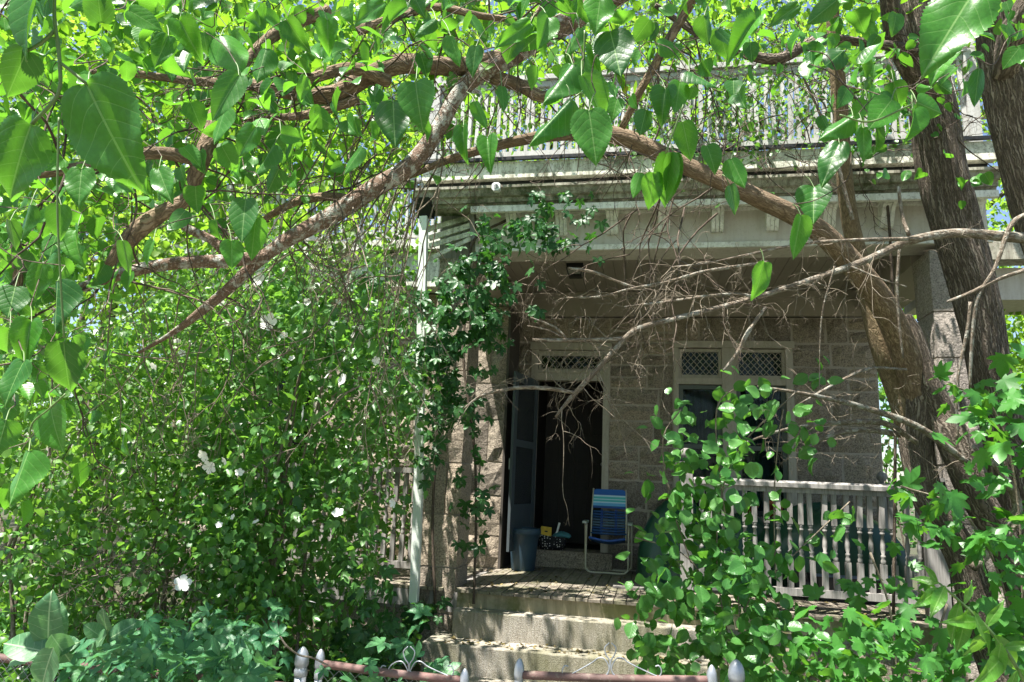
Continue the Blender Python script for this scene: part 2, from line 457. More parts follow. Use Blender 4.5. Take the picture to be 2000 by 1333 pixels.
def planter_mat():
    m, nt, b, o = nmat('slate blue planter'); g = N(nt)
    t = g.n('ShaderNodeTexCoord'); sp = g.n('ShaderNodeSeparateXYZ'); g.l(t.outputs['UV'], sp.inputs[0])
    u = g.math('PINGPONG', g.math('MULTIPLY', sp.outputs[0], 14.0), 0.5)
    w = g.math('SINE', g.math('MULTIPLY', g.math('ADD', g.math('MULTIPLY', sp.outputs[1], 9.0), u), 6.2832*1.6))
    low = g.math('LESS_THAN', sp.outputs[1], 0.26)
    h = g.math('MULTIPLY', w, low)
    b.inputs['Base Color'].default_value = (0.03, 0.062, 0.09, 1); b.inputs['Roughness'].default_value = 0.5
    g.l(g.bump(h, 0.9, 0.012), b.inputs['Normal'])
    return m
M['planter'] = planter_mat()

def stripes_mat():
    """striped woven cloth of the chair's head panel (flat print along local height, uv.y 0..1)"""
    m, nt, b, o = nmat('striped chair cloth'); g = N(nt)
    t = g.n('ShaderNodeTexCoord'); sp = g.n('ShaderNodeSeparateXYZ'); g.l(t.outputs['UV'], sp.inputs[0])
    x = g.n('ShaderNodeValToRGB'); g.l(sp.outputs[1], x.inputs[0])
    cr = x.color_ramp; cr.interpolation = 'CONSTANT'
    blue = (0.015, 0.11, 0.4); navy = (0.012, 0.07, 0.27); lt = (0.45, 0.66, 0.76); teal = (0.07, 0.46, 0.46); sky_ = (0.12, 0.4, 0.66)
    st = [(0, navy), (0.12, sky_), (0.27, lt), (0.34, teal), (0.44, lt), (0.49, teal), (0.6, lt), (0.69, blue)]
    while len(cr.elements) < len(st): cr.elements.new(0.5)
    for e, (p, c) in zip(cr.elements, st): e.position = p; e.color = (*c, 1)
    f = g.noise(g.coord('Object', (4, 4, 200)), 3, 2)
    g.l(g.mix(0.2, x.outputs[0], g.ramp(f, [(0.3, 0.3), (0.7, 0.7)]), 'OVERLAY'), b.inputs['Base Color'])
    b.inputs['Roughness'].default_value = 0.7
    return m

def dots_mat():
    m, nt, b, o = nmat('polka dot cloth'); g = N(nt)
    v = g.n('ShaderNodeTexVoronoi'); g.l(g.coord('Object'), v.inputs['Vector']); v.inputs['Scale'].default_value = 34
    v.inputs['Randomness'].default_value = 0.55
    k = g.math('LESS_THAN', v.outputs['Distance'], 0.24)
    g.l(g.mix(k, (0.008, 0.008, 0.01), (0.7, 0.68, 0.64)), b.inputs['Base Color']); b.inputs['Roughness'].default_value = 0.8
    return m

def glass_mat(name, tint=(0.8, 0.88, 0.86)):
    m, nt, b, o = nmat(name); g = N(nt)
    nt.nodes.remove(b)
    t = g.n('ShaderNodeBsdfTransparent'); t.inputs[0].default_value = (*tint, 1)
    gl = g.n('ShaderNodeBsdfGlossy'); gl.inputs['Roughness'].default_value = 0.06
    fr = g.n('ShaderNodeFresnel'); fr.inputs[0].default_value = 1.22
    ms = g.n('ShaderNodeMixShader'); g.l(fr.outputs[0], ms.inputs[0]); g.l(t.outputs[0], ms.inputs[1]); g.l(gl.outputs[0], ms.inputs[2])
    g.l(ms.outputs[0], o.inputs[0])
    return m
M['glass'] = glass_mat('window glass')

def screen_mat():
    m, nt, b, o = nmat('insect screen'); g = N(nt)
    b.inputs['Base Color'].default_value = (0.02, 0.026, 0.028, 1); b.inputs['Roughness'].default_value = 0.7
    t = g.n('ShaderNodeBsdfTransparent'); ms = g.n('ShaderNodeMixShader'); ms.inputs[0].default_value = 0.72
    g.l(t.outputs[0], ms.inputs[1]); g.l(b.outputs[0], ms.inputs[2]); g.l(ms.outputs[0], o.inputs[0])
    return m
M['screen'] = screen_mat()

# ------------------------------------------------------------------ ground
g = MB(); g.add([(-250, -60, 0), (250, -60, 0), (250, 300, 0), (-250, 300, 0)], [(0, 1, 2, 3)])
tag(g.build('ground', ground_mat()), kind='structure')
g = MB(); g.box(-1.75, 0.45, 3.35, 6.1, 0.0, 0.03)
tag(g.build('garden_path', M['step']), kind='structure')
g = MB(); g.box(-40, 40, -1.2, 3.0, 0.0, 0.02)
tag(g.build('pavement', M['step']), kind='structure')

# ------------------------------------------------------------------ house
FZ = 0.63          # porch floor
YF = 6.50          # porch front edge
YW = 8.75          # porch back wall
house = thing('stone_house', 'overgrown granite house with a white bracketed porch roof and open dark doorway', 'house', (0, 8.75, 0))

def rock_front(x0, x1, z0, z1, yf, depth=0.07, bulge=0.042):
    """rock-faced block: pillowed, uneven front face towards -y"""
    nx = 5 if x1-x0 > 0.3 else 4
    nz = 4
    v = []; f = []
    for j in range(nz):
        for i in range(nx):
            u = i/(nx-1); w = j/(nz-1)
            e = (1 if 0 < i < nx-1 else 0)*(1 if 0 < j < nz-1 else 0)
            jx = random.uniform(-.006, .006) if not e else random.uniform(-.03, .03)
            jz = random.uniform(-.006, .006) if not e else random.uniform(-.02, .02)
            y = yf-(bulge*random.uniform(.35, 1.25) if e else random.uniform(-.004, .006))
            v.append((x0+(x1-x0)*u+jx, y, z0+(z1-z0)*w+jz))
    for j in range(nz-1):
        for i in range(nx-1):
            a = j*nx+i; f.append((a, a+1, a+nx+1, a+nx))
    b0 = len(v)
    v += [(x0, yf+depth, z0), (x1, yf+depth, z0), (x1, yf+depth, z1), (x0, yf+depth, z1)]
    bot = list(range(nx)); top = [(nz-1)*nx+i for i in range(nx)]
    lef = [j*nx for j in range(nz)]; rig = [j*nx+nx-1 for j in range(nz)]
    f.append(tuple([b0, b0+1]+bot[::-1])); f.append(tuple(top+[b0+2, b0+3]))
    f.append(tuple(lef+[b0+3, b0])); f.append(tuple([b0+1, b0+2]+rig[::-1]))
    return MB().add(v, f).mesh('stone_block')

def rock_box(x0, x1, y0, y1, z0, z1, bulge=0.02):
    """block rough on all sides (column course)"""
    k = 4
    idx = {}; v = []; f = []
    def vid(i, j, l):
        key = (i, j, l)
        if key not in idx:
            n = sum(1 for q in key if 0 < q < k-1)
            p = [x0+(x1-x0)*i/(k-1), y0+(y1-y0)*j/(k-1), z0+(z1-z0)*l/(k-1)]
            s = bulge*random.uniform(.3, 1.2) if n == 2 else random.uniform(-.006, .004)
            if n == 1 or n == 0: s = random.uniform(-.008, .004)
            for a, q in enumerate((i, j)):
                if q == 0: p[a] -= s
                if q == k-1: p[a] += s
            idx[key] = len(v); v.append(tuple(p))
        return idx[key]
    for a in range(k-1):
        for l in range(k-1):
            f.append((vid(a, 0, l), vid(a+1, 0, l), vid(a+1, 0, l+1), vid(a, 0, l+1)))
            f.append((vid(a+1, k-1, l), vid(a, k-1, l), vid(a, k-1, l+1), vid(a+1, k-1, l+1)))
            f.append((vid(k-1, a, l), vid(k-1, a+1, l), vid(k-1, a+1, l+1), vid(k-1, a, l+1)))
            f.append((vid(0, a+1, l), vid(0, a, l), vid(0, a, l+1), vid(0, a+1, l+1)))
    f.append(tuple([vid(i, 0, k-1) for i in range(k)]+[vid(k-1, j, k-1) for j in range(1, k)]+[vid(i, k-1, k-1) for i in range(k-2, -1, -1)]+[vid(0, j, k-1) for j in range(k-2, 0, -1)]))
    f.append(tuple([vid(0, j, 0) for j in range(k)]+[vid(i, k-1, 0) for i in range(1, k)]+[vid(k-1, j, 0) for j in range(k-2, -1, -1)]+[vid(i, 0, 0) for i in range(k-2, 0, -1)]))
    return MB().add(v, f).mesh('stone_block')

# porch back wall: mortar backing with stone blocks
courses = [0.12, 0.45, 0.63, 0.93, 1.32, 1.66, 2.06, 2.36, 2.76, 3.04, 3.32, 3.63, 3.95, 4.3]
regions = [(-1.66, -1.48, .63, 3.63), (-1.48, -.51, 3.30, 3.63), (-.51, .25, .63, 3.63), (.25, 1.61, 3.32, 3.63),
           (1.61, 2.53, .63, 3.63), (.25, 1.61, .63, 1.32), (-4.3, -2.3, .12, 3.95), (-6.2, -5.4, .12, 3.95), (-5.4, -4.3, .12, 1.4), (-5.4, -4.3, 3.05, 3.95)]
mb = MB()
for (x0, x1, z0, z1) in regions:
    mb.box(x0, x1, YW+.002, YW+.35, z0-.0, z1)
wall = mb.build('wall', M['mortar'], house)
nb = 0
for (x0, x1, z0, z1) in regions:
    zs = [z0]+[c for c in courses if z0+.06 < c < z1-.06]+[z1]
    for a, b in zip(zs[:-1], zs[1:]):
        x = x0
        if x1-x0 < .3: cuts = [x0, x1]
        else:
            cuts = [x0]
            while x1-cuts[-1] > .75: cuts.append(cuts[-1]+random.uniform(.3, .62))
            if x1-cuts[-1] > .5 and random.random() < .7: cuts.append((cuts[-1]+x1)/2+random.uniform(-.08, .08))
            cuts.append(x1)
        for c, d in zip(cuts[:-1], cuts[1:]):
            gp = random.uniform(.008, .016)
            if b-a > .27 and d-c > .28 and random.random() < .28:
                h = a+(b-a)*random.uniform(.42, .58)
                spans = [(a, h), (h, b)]
            else: spans = [(a, b)]
            for (p, q) in spans:
                obj('stone_block', rock_front(c+gp, d-gp, p+gp, q-gp, YW), M['granite'], wall); nb += 1

# house body: roof deck, side walls, floor inside
mb = MB(); mb.box(-6.2, 2.53, YW+.36, 15.5, 4.25, 4.5); mb.build('roof', M['roofing'], house)
mb = MB(); mb.box(2.23, 2.53, YW+.36, 15.5, 0, 4.25); mb.box(-6.2, -5.9, YW+.36, 15.5, 0, 4.25); mb.box(-5.9, 2.23, 15.2, 15.5, 0, 4.25)
mb.build('side_wall', M['mortar'], house)
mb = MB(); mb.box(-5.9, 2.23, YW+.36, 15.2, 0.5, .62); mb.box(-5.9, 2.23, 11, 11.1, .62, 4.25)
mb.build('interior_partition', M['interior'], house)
mb = MB(); mb.box(-6.2, 2.53, YW+.0, YW+.35, 3.955 if False else 4.0, 4.25); mb.build('upper_wall', M['paint_taupe'], house)
mb = MB(); mb.box(-6.4, -2.32, 8.42, 8.75, 3.97, 4.42); mb.box(-6.5, -2.32, 8.3, 8.75, 4.43, 4.56)
mb.build('wing_cornice', M['paint_mossy'], house)

# pilaster left of the door
pil = MB().box(-2.28, -1.675, 8.14, 8.74, FZ-.3, 3.62).build('pilaster', M['mortar'], house)
zs = [.4, .63, .98, 1.42, 1.8, 2.28, 2.7, 3.1, 3.38, 3.63]
for i, (a, b) in enumerate(zip(zs[:-1], zs[1:])):
    s = -1.93 if i % 2 else -1.86
    cut = [(-2.29, s), (s, -1.66)] if i % 3 != 2 else [(-2.29, -1.66)]
    for c, d in cut:
        obj('stone_block', rock_front(c+.008, d-.008, a+.008, b-.008, 8.125, .1, .04), M['granite'], pil)
mb = MB(); mb.box(-1.672, -1.645, 8.11, 8.735, FZ, 3.62); mb.build('corner_board', wood('dark trim wood', (0.05, 0.042, 0.035), (0.10, 0.085, 0.07)), house)
mb = MB(); mb.box(-2.3, -1.64, 8.1, 8.74, 3.64, 3.93); mb.build('pilaster_cap', M['paint_taupe'], house)

# columns of granite blocks
def column(x0, x1, y0, y1, ztop, mat):
    c = MB().box(x0+.02, x1-.02, y0+.02, y1-.02, 0, ztop).build('column', M['mortar'], house)
    z = 0.0; i = 0
    while z < ztop-.02:
        h = min(random.choice([.40, .45, .47]), ztop-z)
        if ztop-z-h < .2: h = ztop-z
        if i % 2 == 0: spans = [(x0, x1)]
        else:
            s = x0+(x1-x0)*(.38 if i % 4 == 1 else .6); spans = [(x0, s), (s, x1)]
        for p, q in spans:
            obj('stone_block', rock_box(p+.006, q-.006, y0, y1, z+.007, z+h-.007), mat, c)
        z += h; i += 1
column(-2.09, -1.73, 6.56, 6.98, 3.74, M['granite'])
column(2.36, 2.80, 6.56, 6.98, 3.74, M['granite_sunlit'])

# porch floor, boards running front to back
fl = MB().box(-4.4, 2.9, 6.56, YW, .42, FZ-.03).build('porch_floor', M['wood_grey'], house)
x = -1.72; k = 0
fmats = [M['wood_floor']]
board_me = {}
while x < 2.88:
    w = .108
    z1 = FZ+random.uniform(-.004, .002)
    mb = MB().box(x+.004, x+w-.004, YF-.02+random.uniform(-.008, .004), YW-.01, FZ-.026, z1)
    b = mb.build('floor_board', M['wood_floor'], fl)
    x += w
x = -4.35
while x < -1.85:
    MB().box(x+.004, x+.134, 6.5, YW-.01, FZ-.026, FZ).build('floor_board', M['wood_floor'], fl); x += .14
# skirt: mossy riser board, foundation stones
MB().box(-1.70, 2.9, YF+.02, YF+.05, .47, FZ-.03).build('riser_board', M['wood_riser'], house)
fd = MB().box(.45, 2.9, 6.6, 6.75, 0, .44).build('foundation', M['mortar'], house)
x = .46
while x < 2.85:
    w = random.uniform(.38, .6); w = min(w, 2.9-x)
    obj('stone_block', rock_front(x+.01, x+w-.01, .02, .42, 6.58, .05, .04), M['granite'], fd); x += w
fd = MB().box(-4.4, -2.2, 6.6, 6.75, 0, .44).build('foundation', M['mortar'], house)
x = -4.38
while x < -2.2:
    w = random.uniform(.38, .6); w = min(w, -2.19-x)
    obj('stone_block', rock_front(x+.01, x+w-.01, .02, .42, 6.58, .05, .04), M['granite'], fd); x += w
MB().box(-4.4, -2.15, 6.5, 6.56, .46, .6).build('riser_board', M['wood_grey'], house)

# door frame, transom, threshold
df = MB()
df.box(-1.48, -1.40, YW-.03, YW+.12, .82, 3.22); df.box(-.585, -.51, YW-.03, YW+.12, .82, 3.22)
df.box(-1.50, -.49, YW-.05, YW+.12, 3.22, 3.31); df.box(-1.40, -.585, YW-.02, YW+.12, 2.84, 2.95)
frame = df.build('door_frame', M['paint_trim'], house)
MB().box(-1.40, -.585, YW-.035, YW-.02, 2.93, 2.965).build('transom_bar', M['paint_trim'], frame)
MB().box(-1.55, -.44, YW-.16, YW+.3, FZ+.002, .82).build('threshold', M['granite'], house)

def lattice(x0, x1, z0, z1, y, nx, parent, mat):
    """diamond leaded light: sash, pane, lattice bars"""
    s = MB(); t = .035
    s.box(x0, x0+t, y, y+.04, z0, z1); s.box(x1-t, x1, y, y+.04, z0, z1)
    s.box(x0+t, x1-t, y, y+.04, z0, z0+t); s.box(x0+t, x1-t, y, y+.04, z1-t, z1)
    sash = s.build('sash', mat, parent)
    x0 += t; x1 -= t; z0 += t; z1 -= t
    MB().box(x0, x1, y+.022, y+.026, z0, z1).build('pane', M['glass'], parent)
    p = (x1-x0)/nx; sl = 1.15
    for sg in (1, -1):
        c = -10
        for c in range(-12, 26):
            # line x = xs + sg*(z-z0)/sl
            xs = x0+c*p
            pts = []
            for z in np.linspace(z0, z1, 41):
                xx = xs+sg*(z-z0)/sl
                if x0 <= xx <= x1: pts.append((xx, z))
            if len(pts) > 4:
                a, b = pts[0], pts[-1]
                yy = y+.012+(.004 if sg > 0 else 0)
                MB().beam((a[0], yy, a[1]), (b[0], yy, b[1]), .006, .0135, (0, -1, 0.01)).build('lattice_bar', M['paint_trim'], parent)
tw = MB().box(-1.40, -.585, YW+.0, YW+.05, 3.185, 3.215).build('transom_window', M['paint_trim'], house)
lattice(-1.395, -.59, 2.955, 3.185, YW+.005, 8, tw, M['paint_trim'])

# front door: dark panelled inner door at the back of a deep recess added to darken the doorway
YD = YW+.95
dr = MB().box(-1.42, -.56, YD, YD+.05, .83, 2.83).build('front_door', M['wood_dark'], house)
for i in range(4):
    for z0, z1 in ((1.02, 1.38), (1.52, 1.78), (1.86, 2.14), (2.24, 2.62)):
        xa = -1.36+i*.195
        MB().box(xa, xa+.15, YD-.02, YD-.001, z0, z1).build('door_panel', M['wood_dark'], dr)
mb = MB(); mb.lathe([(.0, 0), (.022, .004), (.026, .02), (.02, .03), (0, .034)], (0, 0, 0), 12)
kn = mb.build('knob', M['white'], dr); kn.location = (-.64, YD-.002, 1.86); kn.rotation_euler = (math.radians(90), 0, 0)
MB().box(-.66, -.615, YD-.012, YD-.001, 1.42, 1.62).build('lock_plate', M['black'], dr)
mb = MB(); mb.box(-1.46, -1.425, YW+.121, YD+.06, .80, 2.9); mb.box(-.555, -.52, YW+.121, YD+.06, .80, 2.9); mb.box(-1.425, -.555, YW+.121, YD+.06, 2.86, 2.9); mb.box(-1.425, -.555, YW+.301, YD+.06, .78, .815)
mb.build('darkening_recess', M['wood_dark'], house)

# screen door, hung on the left jamb and swung open towards the steps
sd = MB()
hx, hy = -1.395, YW-.035
ex, ey = -1.53, YW-.035-.80
dv = np.array([ex-hx, ey-hy]); W = np.linalg.norm(dv); dv /= W; nv = np.array([dv[1], -dv[0]])
def door_box(u0, u1, z0, z1, t=.03, off=0):
    c = []
    for z in (z0, z1):
        for u, s in ((u0, -1), (u1, -1), (u1, 1), (u0, 1)):
            p = np.array([hx, hy])+dv*u+nv*(s*t/2+off); c.append((p[0], p[1], z))
    return c, [(0, 3, 2, 1), (4, 5, 6, 7), (0, 1, 5, 4), (1, 2, 6, 5), (2, 3, 7, 6), (3, 0, 4, 7)]
for u0, u1, z0, z1 in ((0, .09, .84, 2.82), (W-.1, W, .84, 2.82), (.09, W-.1, 2.71, 2.82), (.09, W-.1, 1.98, 2.06), (.09, W-.1, .84, .93), (.09, W-.1, 1.28, 1.34)):
    sd.add(*door_box(u0, u1, z0, z1))
sdo = sd.build('screen_door', M['blue_door'], house)
MB().add(*door_box(.09, W-.1, .93, 1.28, .012)).build('kick_panel', M['blue_door'], sdo)
MB().add(*door_box(.09, W-.1, 1.34, 1.98, .003)).build('insect_screen', M['screen'], sdo)
MB().add(*door_box(.09, W-.1, 2.06, 2.71, .003)).build('insect_screen', M['screen'], sdo)
MB().add(*door_box(W-.07, W-.04, 1.72, 1.84, .03, .03)).build('handle', M['metal'], sdo)

# triple window: two leaded lights over two sashes
wf = MB()
for x0, x1 in ((.25, .31), (.81, .97), (1.53, 1.61)): wf.box(x0, x1, YW-.03, YW+.1, 1.32, 3.26)
wf.box(.23, 1.63, YW-.05, YW+.1, 3.26, 3.34)
for x0, x1 in ((.31, .81), (.97, 1.53)): wf.box(x0, x1, YW-.02, YW+.1, 2.82, 2.90); 
win = wf.build('window', M['paint_trim'], house)
lattice(.312, .808, 2.902, 3.25, YW+.01, 6, win, M['paint_trim'])
lattice(.972, 1.528, 2.902, 3.25, YW+.01, 7, win, M['paint_trim'])
M['sash_green'] = paint('dull sash paint', (0.10, 0.12, 0.11), (0.06, 0.07, 0.065), mossy=0, dirty=.4)
for x0, x1 in ((.312, .808), (.972, 1.528)):
    s = MB(); t = .05
    s.box(x0, x0+t, YW+.02, YW+.06, 1.33, 2.815); s.box(x1-t, x1, YW+.02, YW+.06, 1.33, 2.815)
    for z in (1.33, 2.06, 2.765): s.box(x0+t, x1-t, YW+.02, YW+.06, z, z+.05)
    s.build('sash', M['sash_green'], win)
    MB().box(x0+t, x1-t, YW+.045, YW+.049, 1.38, 2.76).build('pane', M['glass'], win)
    c = MB(); k = 26
    v = []
    for i in range(k+1):
        xx = x0+(x1-x0)*i/k
        yy = YW+.2+.018*math.sin(i*1.7)
        v += [(xx, yy, 1.3), (xx, yy, 3.3)]
    c.add(v, [(2*i, 2*i+2, 2*i+3, 2*i+1) for i in range(k)], None, True)
    c.build('curtain', M['curtain'], win)
MB().box(.2, 1.66, YW-.1, YW+.02, 1.24, 1.32).build('window_sill', M['granite'], house)
# wing window
wf = MB(); wf.box(-5.4, -5.3, YW, YW+.1, 1.4, 3.05); wf.box(-4.4, -4.3, YW, YW+.1, 1.4, 3.05); wf.box(-5.3, -4.4, YW, YW+.1, 2.95, 3.05); wf.box(-5.3, -4.4, YW, YW+.1, 1.4, 1.5); wf.box(-5.3, -4.4, YW, YW+.1, 2.2, 2.26)
w2 = wf.build('window', M['paint_trim'], house)
MB().box(-5.3, -4.4, YW+.05, YW+.056, 1.5, 2.95).build('pane', M['glass'], w2)

# porch ceiling of narrow boards, wall beam, side beams
ce = MB().box(-2.05, 2.75, 6.9, YW, 3.97, 4.05).build('porch_ceiling', M['paint_taupe'], house)
x = -1.70
while x < 2.35:
    w = .128
    MB().box(x+.003, x+w-.003, 6.93, YW-.02, 3.95-.0, 3.968).build('ceiling_board', M['paint_taupe'], ce)
    x += w
MB().box(-1.64, 2.4, YW-.08, YW, 3.64, 3.945).build('wall_beam', M['paint_taupe'], house)
MB().box(-1.64, 2.4, YW-.1, YW-.08, 3.86, 3.94).build('beam_moulding', M['paint_taupe'], house)
MB().box(-2.09, -1.71, 6.99, 8.09, 3.72, 3.945).build('side_beam', M['paint_taupe'], house)
MB().box(2.36, 2.8, 6.99, 8.74, 3.72, 3.945).build('side_beam', M['paint_taupe'], house)
MB().box(2.9, 5.2, 8.2, 8.9, 3.70, 4.05).build('eave_return', M['paint_frieze'], house)
MB().box(2.85, 5.2, 7.95, 8.19, 4.07, 4.3).build('eave_return', M['paint_gutter'], house)

# entablature: frieze, brackets, gutter moulding, upper fascia
MB().box(-1.72, 2.84, 6.55, 6.92, 3.80, 4.26).build('frieze', M['paint_frieze'], house)
MB().box(-1.72, 2.84, 6.525, 6.548, 4.14, 4.22).build('frieze_moulding', M['paint_white'], house)
MB().box(-1.70, 2.86, 6.515, 6.548, 3.78, 3.83).build('frieze_moulding', M['paint_white'], house)
MB().box(-2.12, -1.74, 6.66, 6.92, 3.76, 4.26).build('frieze_core', M['wood_grey'], house)
ent = MB()
ent.prism_x([(6.55, 4.17), (6.34, 4.17), (6.33, 4.20), (6.30, 4.20), (6.29, 4.24), (6.26, 4.25), (6.24, 4.30), (6.22, 4.315), (6.22, 4.34), (6.55, 4.34)], -2.28, 2.84)
cor = ent.build('cornice', M['paint_gutter'], house)
MB().prism_x([(6.30, 4.105), (6.335, 4.10), (6.335, 4.165), (6.30, 4.165)], -1.72, 2.84).build('cornice_strip', M['paint_white'], cor)
MB().box(-2.22, 2.80, 6.361, 6.55, 4.341, 4.434).build('gap_shade_strip', M['black'], house)  # solid black strip painted in for the shade between gutter and fascia
MB().box(-2.22, 1.02, 6.28, 6.36, 4.435, 4.60).build('upper_fascia', M['paint_mossy'], house)
MB().box(1.024, 2.84, 6.275, 6.36, 4.43, 4.595).build('upper_fascia', M['paint_mossy'], house)
MB().box(-2.26, 2.86, 6.24, 6.274, 4.602, 4.63).build('drip_edge', M['black'], house)
MB().box(-2.2, 2.8, 6.361, 8.75, 4.436, 4.60).build('porch_roof', M['roofing'], house)
def bracket(cx, w=.11, big=False):
    y0 = 6.55
    prof = [(y0, 3.93), (y0-.045, 3.93), (y0-.07, 3.955), (y0-.09, 4.0), (y0-.12, 4.05), (y0-.155, 4.085), (y0-.2, 4.10), (y0-.2, 4.165), (y0, 4.165)]
    if big: prof = [(y+(-.03 if y < y0 else 0), z-(.04 if z < 3.95 else 0)) for y, z in prof]
    mb = MB(); s = w/3
    for k in range(3):
        pr = prof if k != 1 else [(y+(.008 if y < y0 else 0), z) for y, z in prof]
        mb.prism_x(pr, cx-w/2+k*s+.002, cx-w/2+(k+1)*s-.002)
    b = mb.build('bracket', M['paint_white'], house)
    MB().prism_x([(y0, 4.135), (y0-.215, 4.135), (y0-.225, 4.17), (y0, 4.17)], cx-w/2-.012, cx+w/2+.012).build('bracket_cap', M['paint_white'], b)
for cx in (-1.34, -.86, -.38, .10, .58, 1.06, 1.54, 2.02): bracket(cx)
bracket(2.66, .2, True)

# torn clapboards at the left corner
for a, b, w in (((836, 448), (919, 425), 11), ((838, 466), (919, 441), 12), ((838, 481), (919, 457), 10), ((846, 503), (920, 466), 9)):
    pa, pb = PY(*a, 6.50), PY(*b, 6.53)
    MB().beam(pa, pb, .018, w*6.6/1400, (0, 0, 1)).build('torn_clapboard', M['paint_mossy'], house)
pa, pb = PY(921, 418, 6.50), PY(925, 470, 6.50)
MB().beam(pa, pb, .05, .035, (0, 1, 0)).build('corner_stud', M['wood_grey'], house)

# downspout and gutter end
dsp = spline([PY(828, 424, 6.32), PY(825, 560, 6.33), PY(821, 760, 6.36), PY(817, 960, 6.38), PY(811, 1120, 6.4), PY(808, 1175, 6.42)], n=3)
mb = MB()
for a, b in zip(dsp[:-1], dsp[1:]): mb.beam(a, b+(b-a)*.01, .075, .06, (0, 1, 0))
dn = mb.build('downspout', M['paint_mint'], house)
MB().beam(dsp[-1]+np.array([0, 0, -.002]), dsp[-1]+np.array([.01, -.03, -.06]), .05, .05, (0, 1, 0)).build('downspout_foot', M['paint_mint'], dn)
pg = PY(824, 405, 6.3)
MB().prism_x([(6.2, pg[2]+.06), (6.42, pg[2]+.06), (6.42, pg[2]-.08), (6.33, pg[2]-.1), (6.26, pg[2]-.02)], pg[0]-.05, pg[0]+.1).build('gutter_end', M['black'], house)

# ceiling lantern over the steps
c = PY(1124, 520, 7.55)
ln = MB().box(c[0]-.09, c[0]+.09, c[1]-.09, c[1]+.09, 3.90, 3.949).build('porch_light', M['black'], house)
MB().prism_x([(c[1]-.085, 3.9), (c[1]+.085, 3.9), (c[1]+.06, 3.83), (c[1]-.06, 3.83)], c[0]-.085, c[0]+.085).build('lamp_glass', simple('frosted lamp glass', (.2, .2, .18), .3), ln)
mb = MB()
for sx in (-1, 1):
    for sy in (-1, 1): mb.beam((c[0]+sx*.09, c[1]+sy*.09, 3.9), (c[0]+sx*.065, c[1]+sy*.065, 3.82), .012, .012, (0, 1, 0))
mb.box(c[0]-.07, c[0]+.07, c[1]-.07, c[1]+.07, 3.815, 3.828)
mb.build('lamp_cage', M['black'], ln)

# porch railing with turned balusters
def turned(h=.86, s=.0225):
    mb = MB()
    def sq(z0, z1, w0, w1):
        v = []
        for z, w in ((z0, w0), (z1, w1)): v += [(-w, -w, z), (w, -w, z), (w, w, z), (-w, w, z)]
        mb.add(v, [(0, 3, 2, 1), (4, 5, 6, 7), (0, 1, 5, 4), (1, 2, 6, 5), (2, 3, 7, 6), (3, 0, 4, 7)])
    sq(0, .27, s*.95, s*.95); sq(.58, h, s*.9, s*.9)
    mb.lathe([(s*.8, .272), (s*.85, .28), (s*.95, .30), (s*.6, .318), (s*.85, .33), (s*.85, .345), (s*.5, .352), (s*.95, .40), (s*.85, .44), (s*.5, .52), (s*.85, .525), (s*.9, .54), (s*.5, .552), (s*.85, .562), (s*.8, .578)], n=10)
    return mb.mesh('baluster')
bal_me = turned(); bal_me.materials.append(M['wood_grey'])
pr = MB()
pr.prism_x([(6.56, 1.645), (6.68, 1.645), (6.68, 1.68), (6.65, 1.70), (6.59, 1.70), (6.56, 1.68)], .36, 2.19)
pr.box(.36, 2.19, 6.59, 6.65, 1.60, 1.644); pr.box(.36, 2.19, 6.585, 6.655, .76, .82)
rail = pr.build('porch_railing', M['wood_grey'], house)
n = 20
for i in range(n):
    o = bpy.data.objects.new('baluster', bal_me)
    link(o, rail); o.location = (.42+i*(1.73/(n-1)), 6.62, .80); o.rotation_euler = (0, random.uniform(-.03, .03), random.uniform(-.1, .1)); o.scale = (1, 1, .8/.86)
def newel(x, y, z0, z1, w, parent, ball=True):
    mb = MB().box(x-w/2, x+w/2, y-w/2, y+w/2, z0, z1)
    nw = mb.build('newel_post', M['wood_grey'], parent)
    MB().box(x-w/2-.012, x+w/2+.012, y-w/2-.012, y+w/2+.012, z1+.001, z1+.03).build('post_cap', M['wood_grey'], nw)
    if ball: MB().lathe([(.02, .0), (.025, .02), (.05, .045), (.055, .07), (.045, .10), (.02, .118), (0, .12)], (x, y, z1+.03), 14).build('finial', M['wood_grey'], nw)
newel(.30, 6.62, FZ, 1.80, .105, rail)
newel(2.27, 6.62, FZ-.1, 1.74, .15, rail, False)
q = PY(1723, 950, 8.4); newel(q[0], 8.4, FZ, q[2], .10, rail)
# terrace railing of the left wing
pr = MB(); pr.box(-4.35, -2.12, 6.74, 6.86, 1.63, 1.68); pr.box(-4.35, -2.12, 6.77, 6.83, .74, .80)
rail2 = pr.build('terrace_railing', M['wood_grey'], house)
for i in range(24):
    o = bpy.data.objects.new('baluster', bal_me); link(o, rail2); o.location = (-4.28+i*.092, 6.8, .78); o.scale = (1, 1, .85/.86)
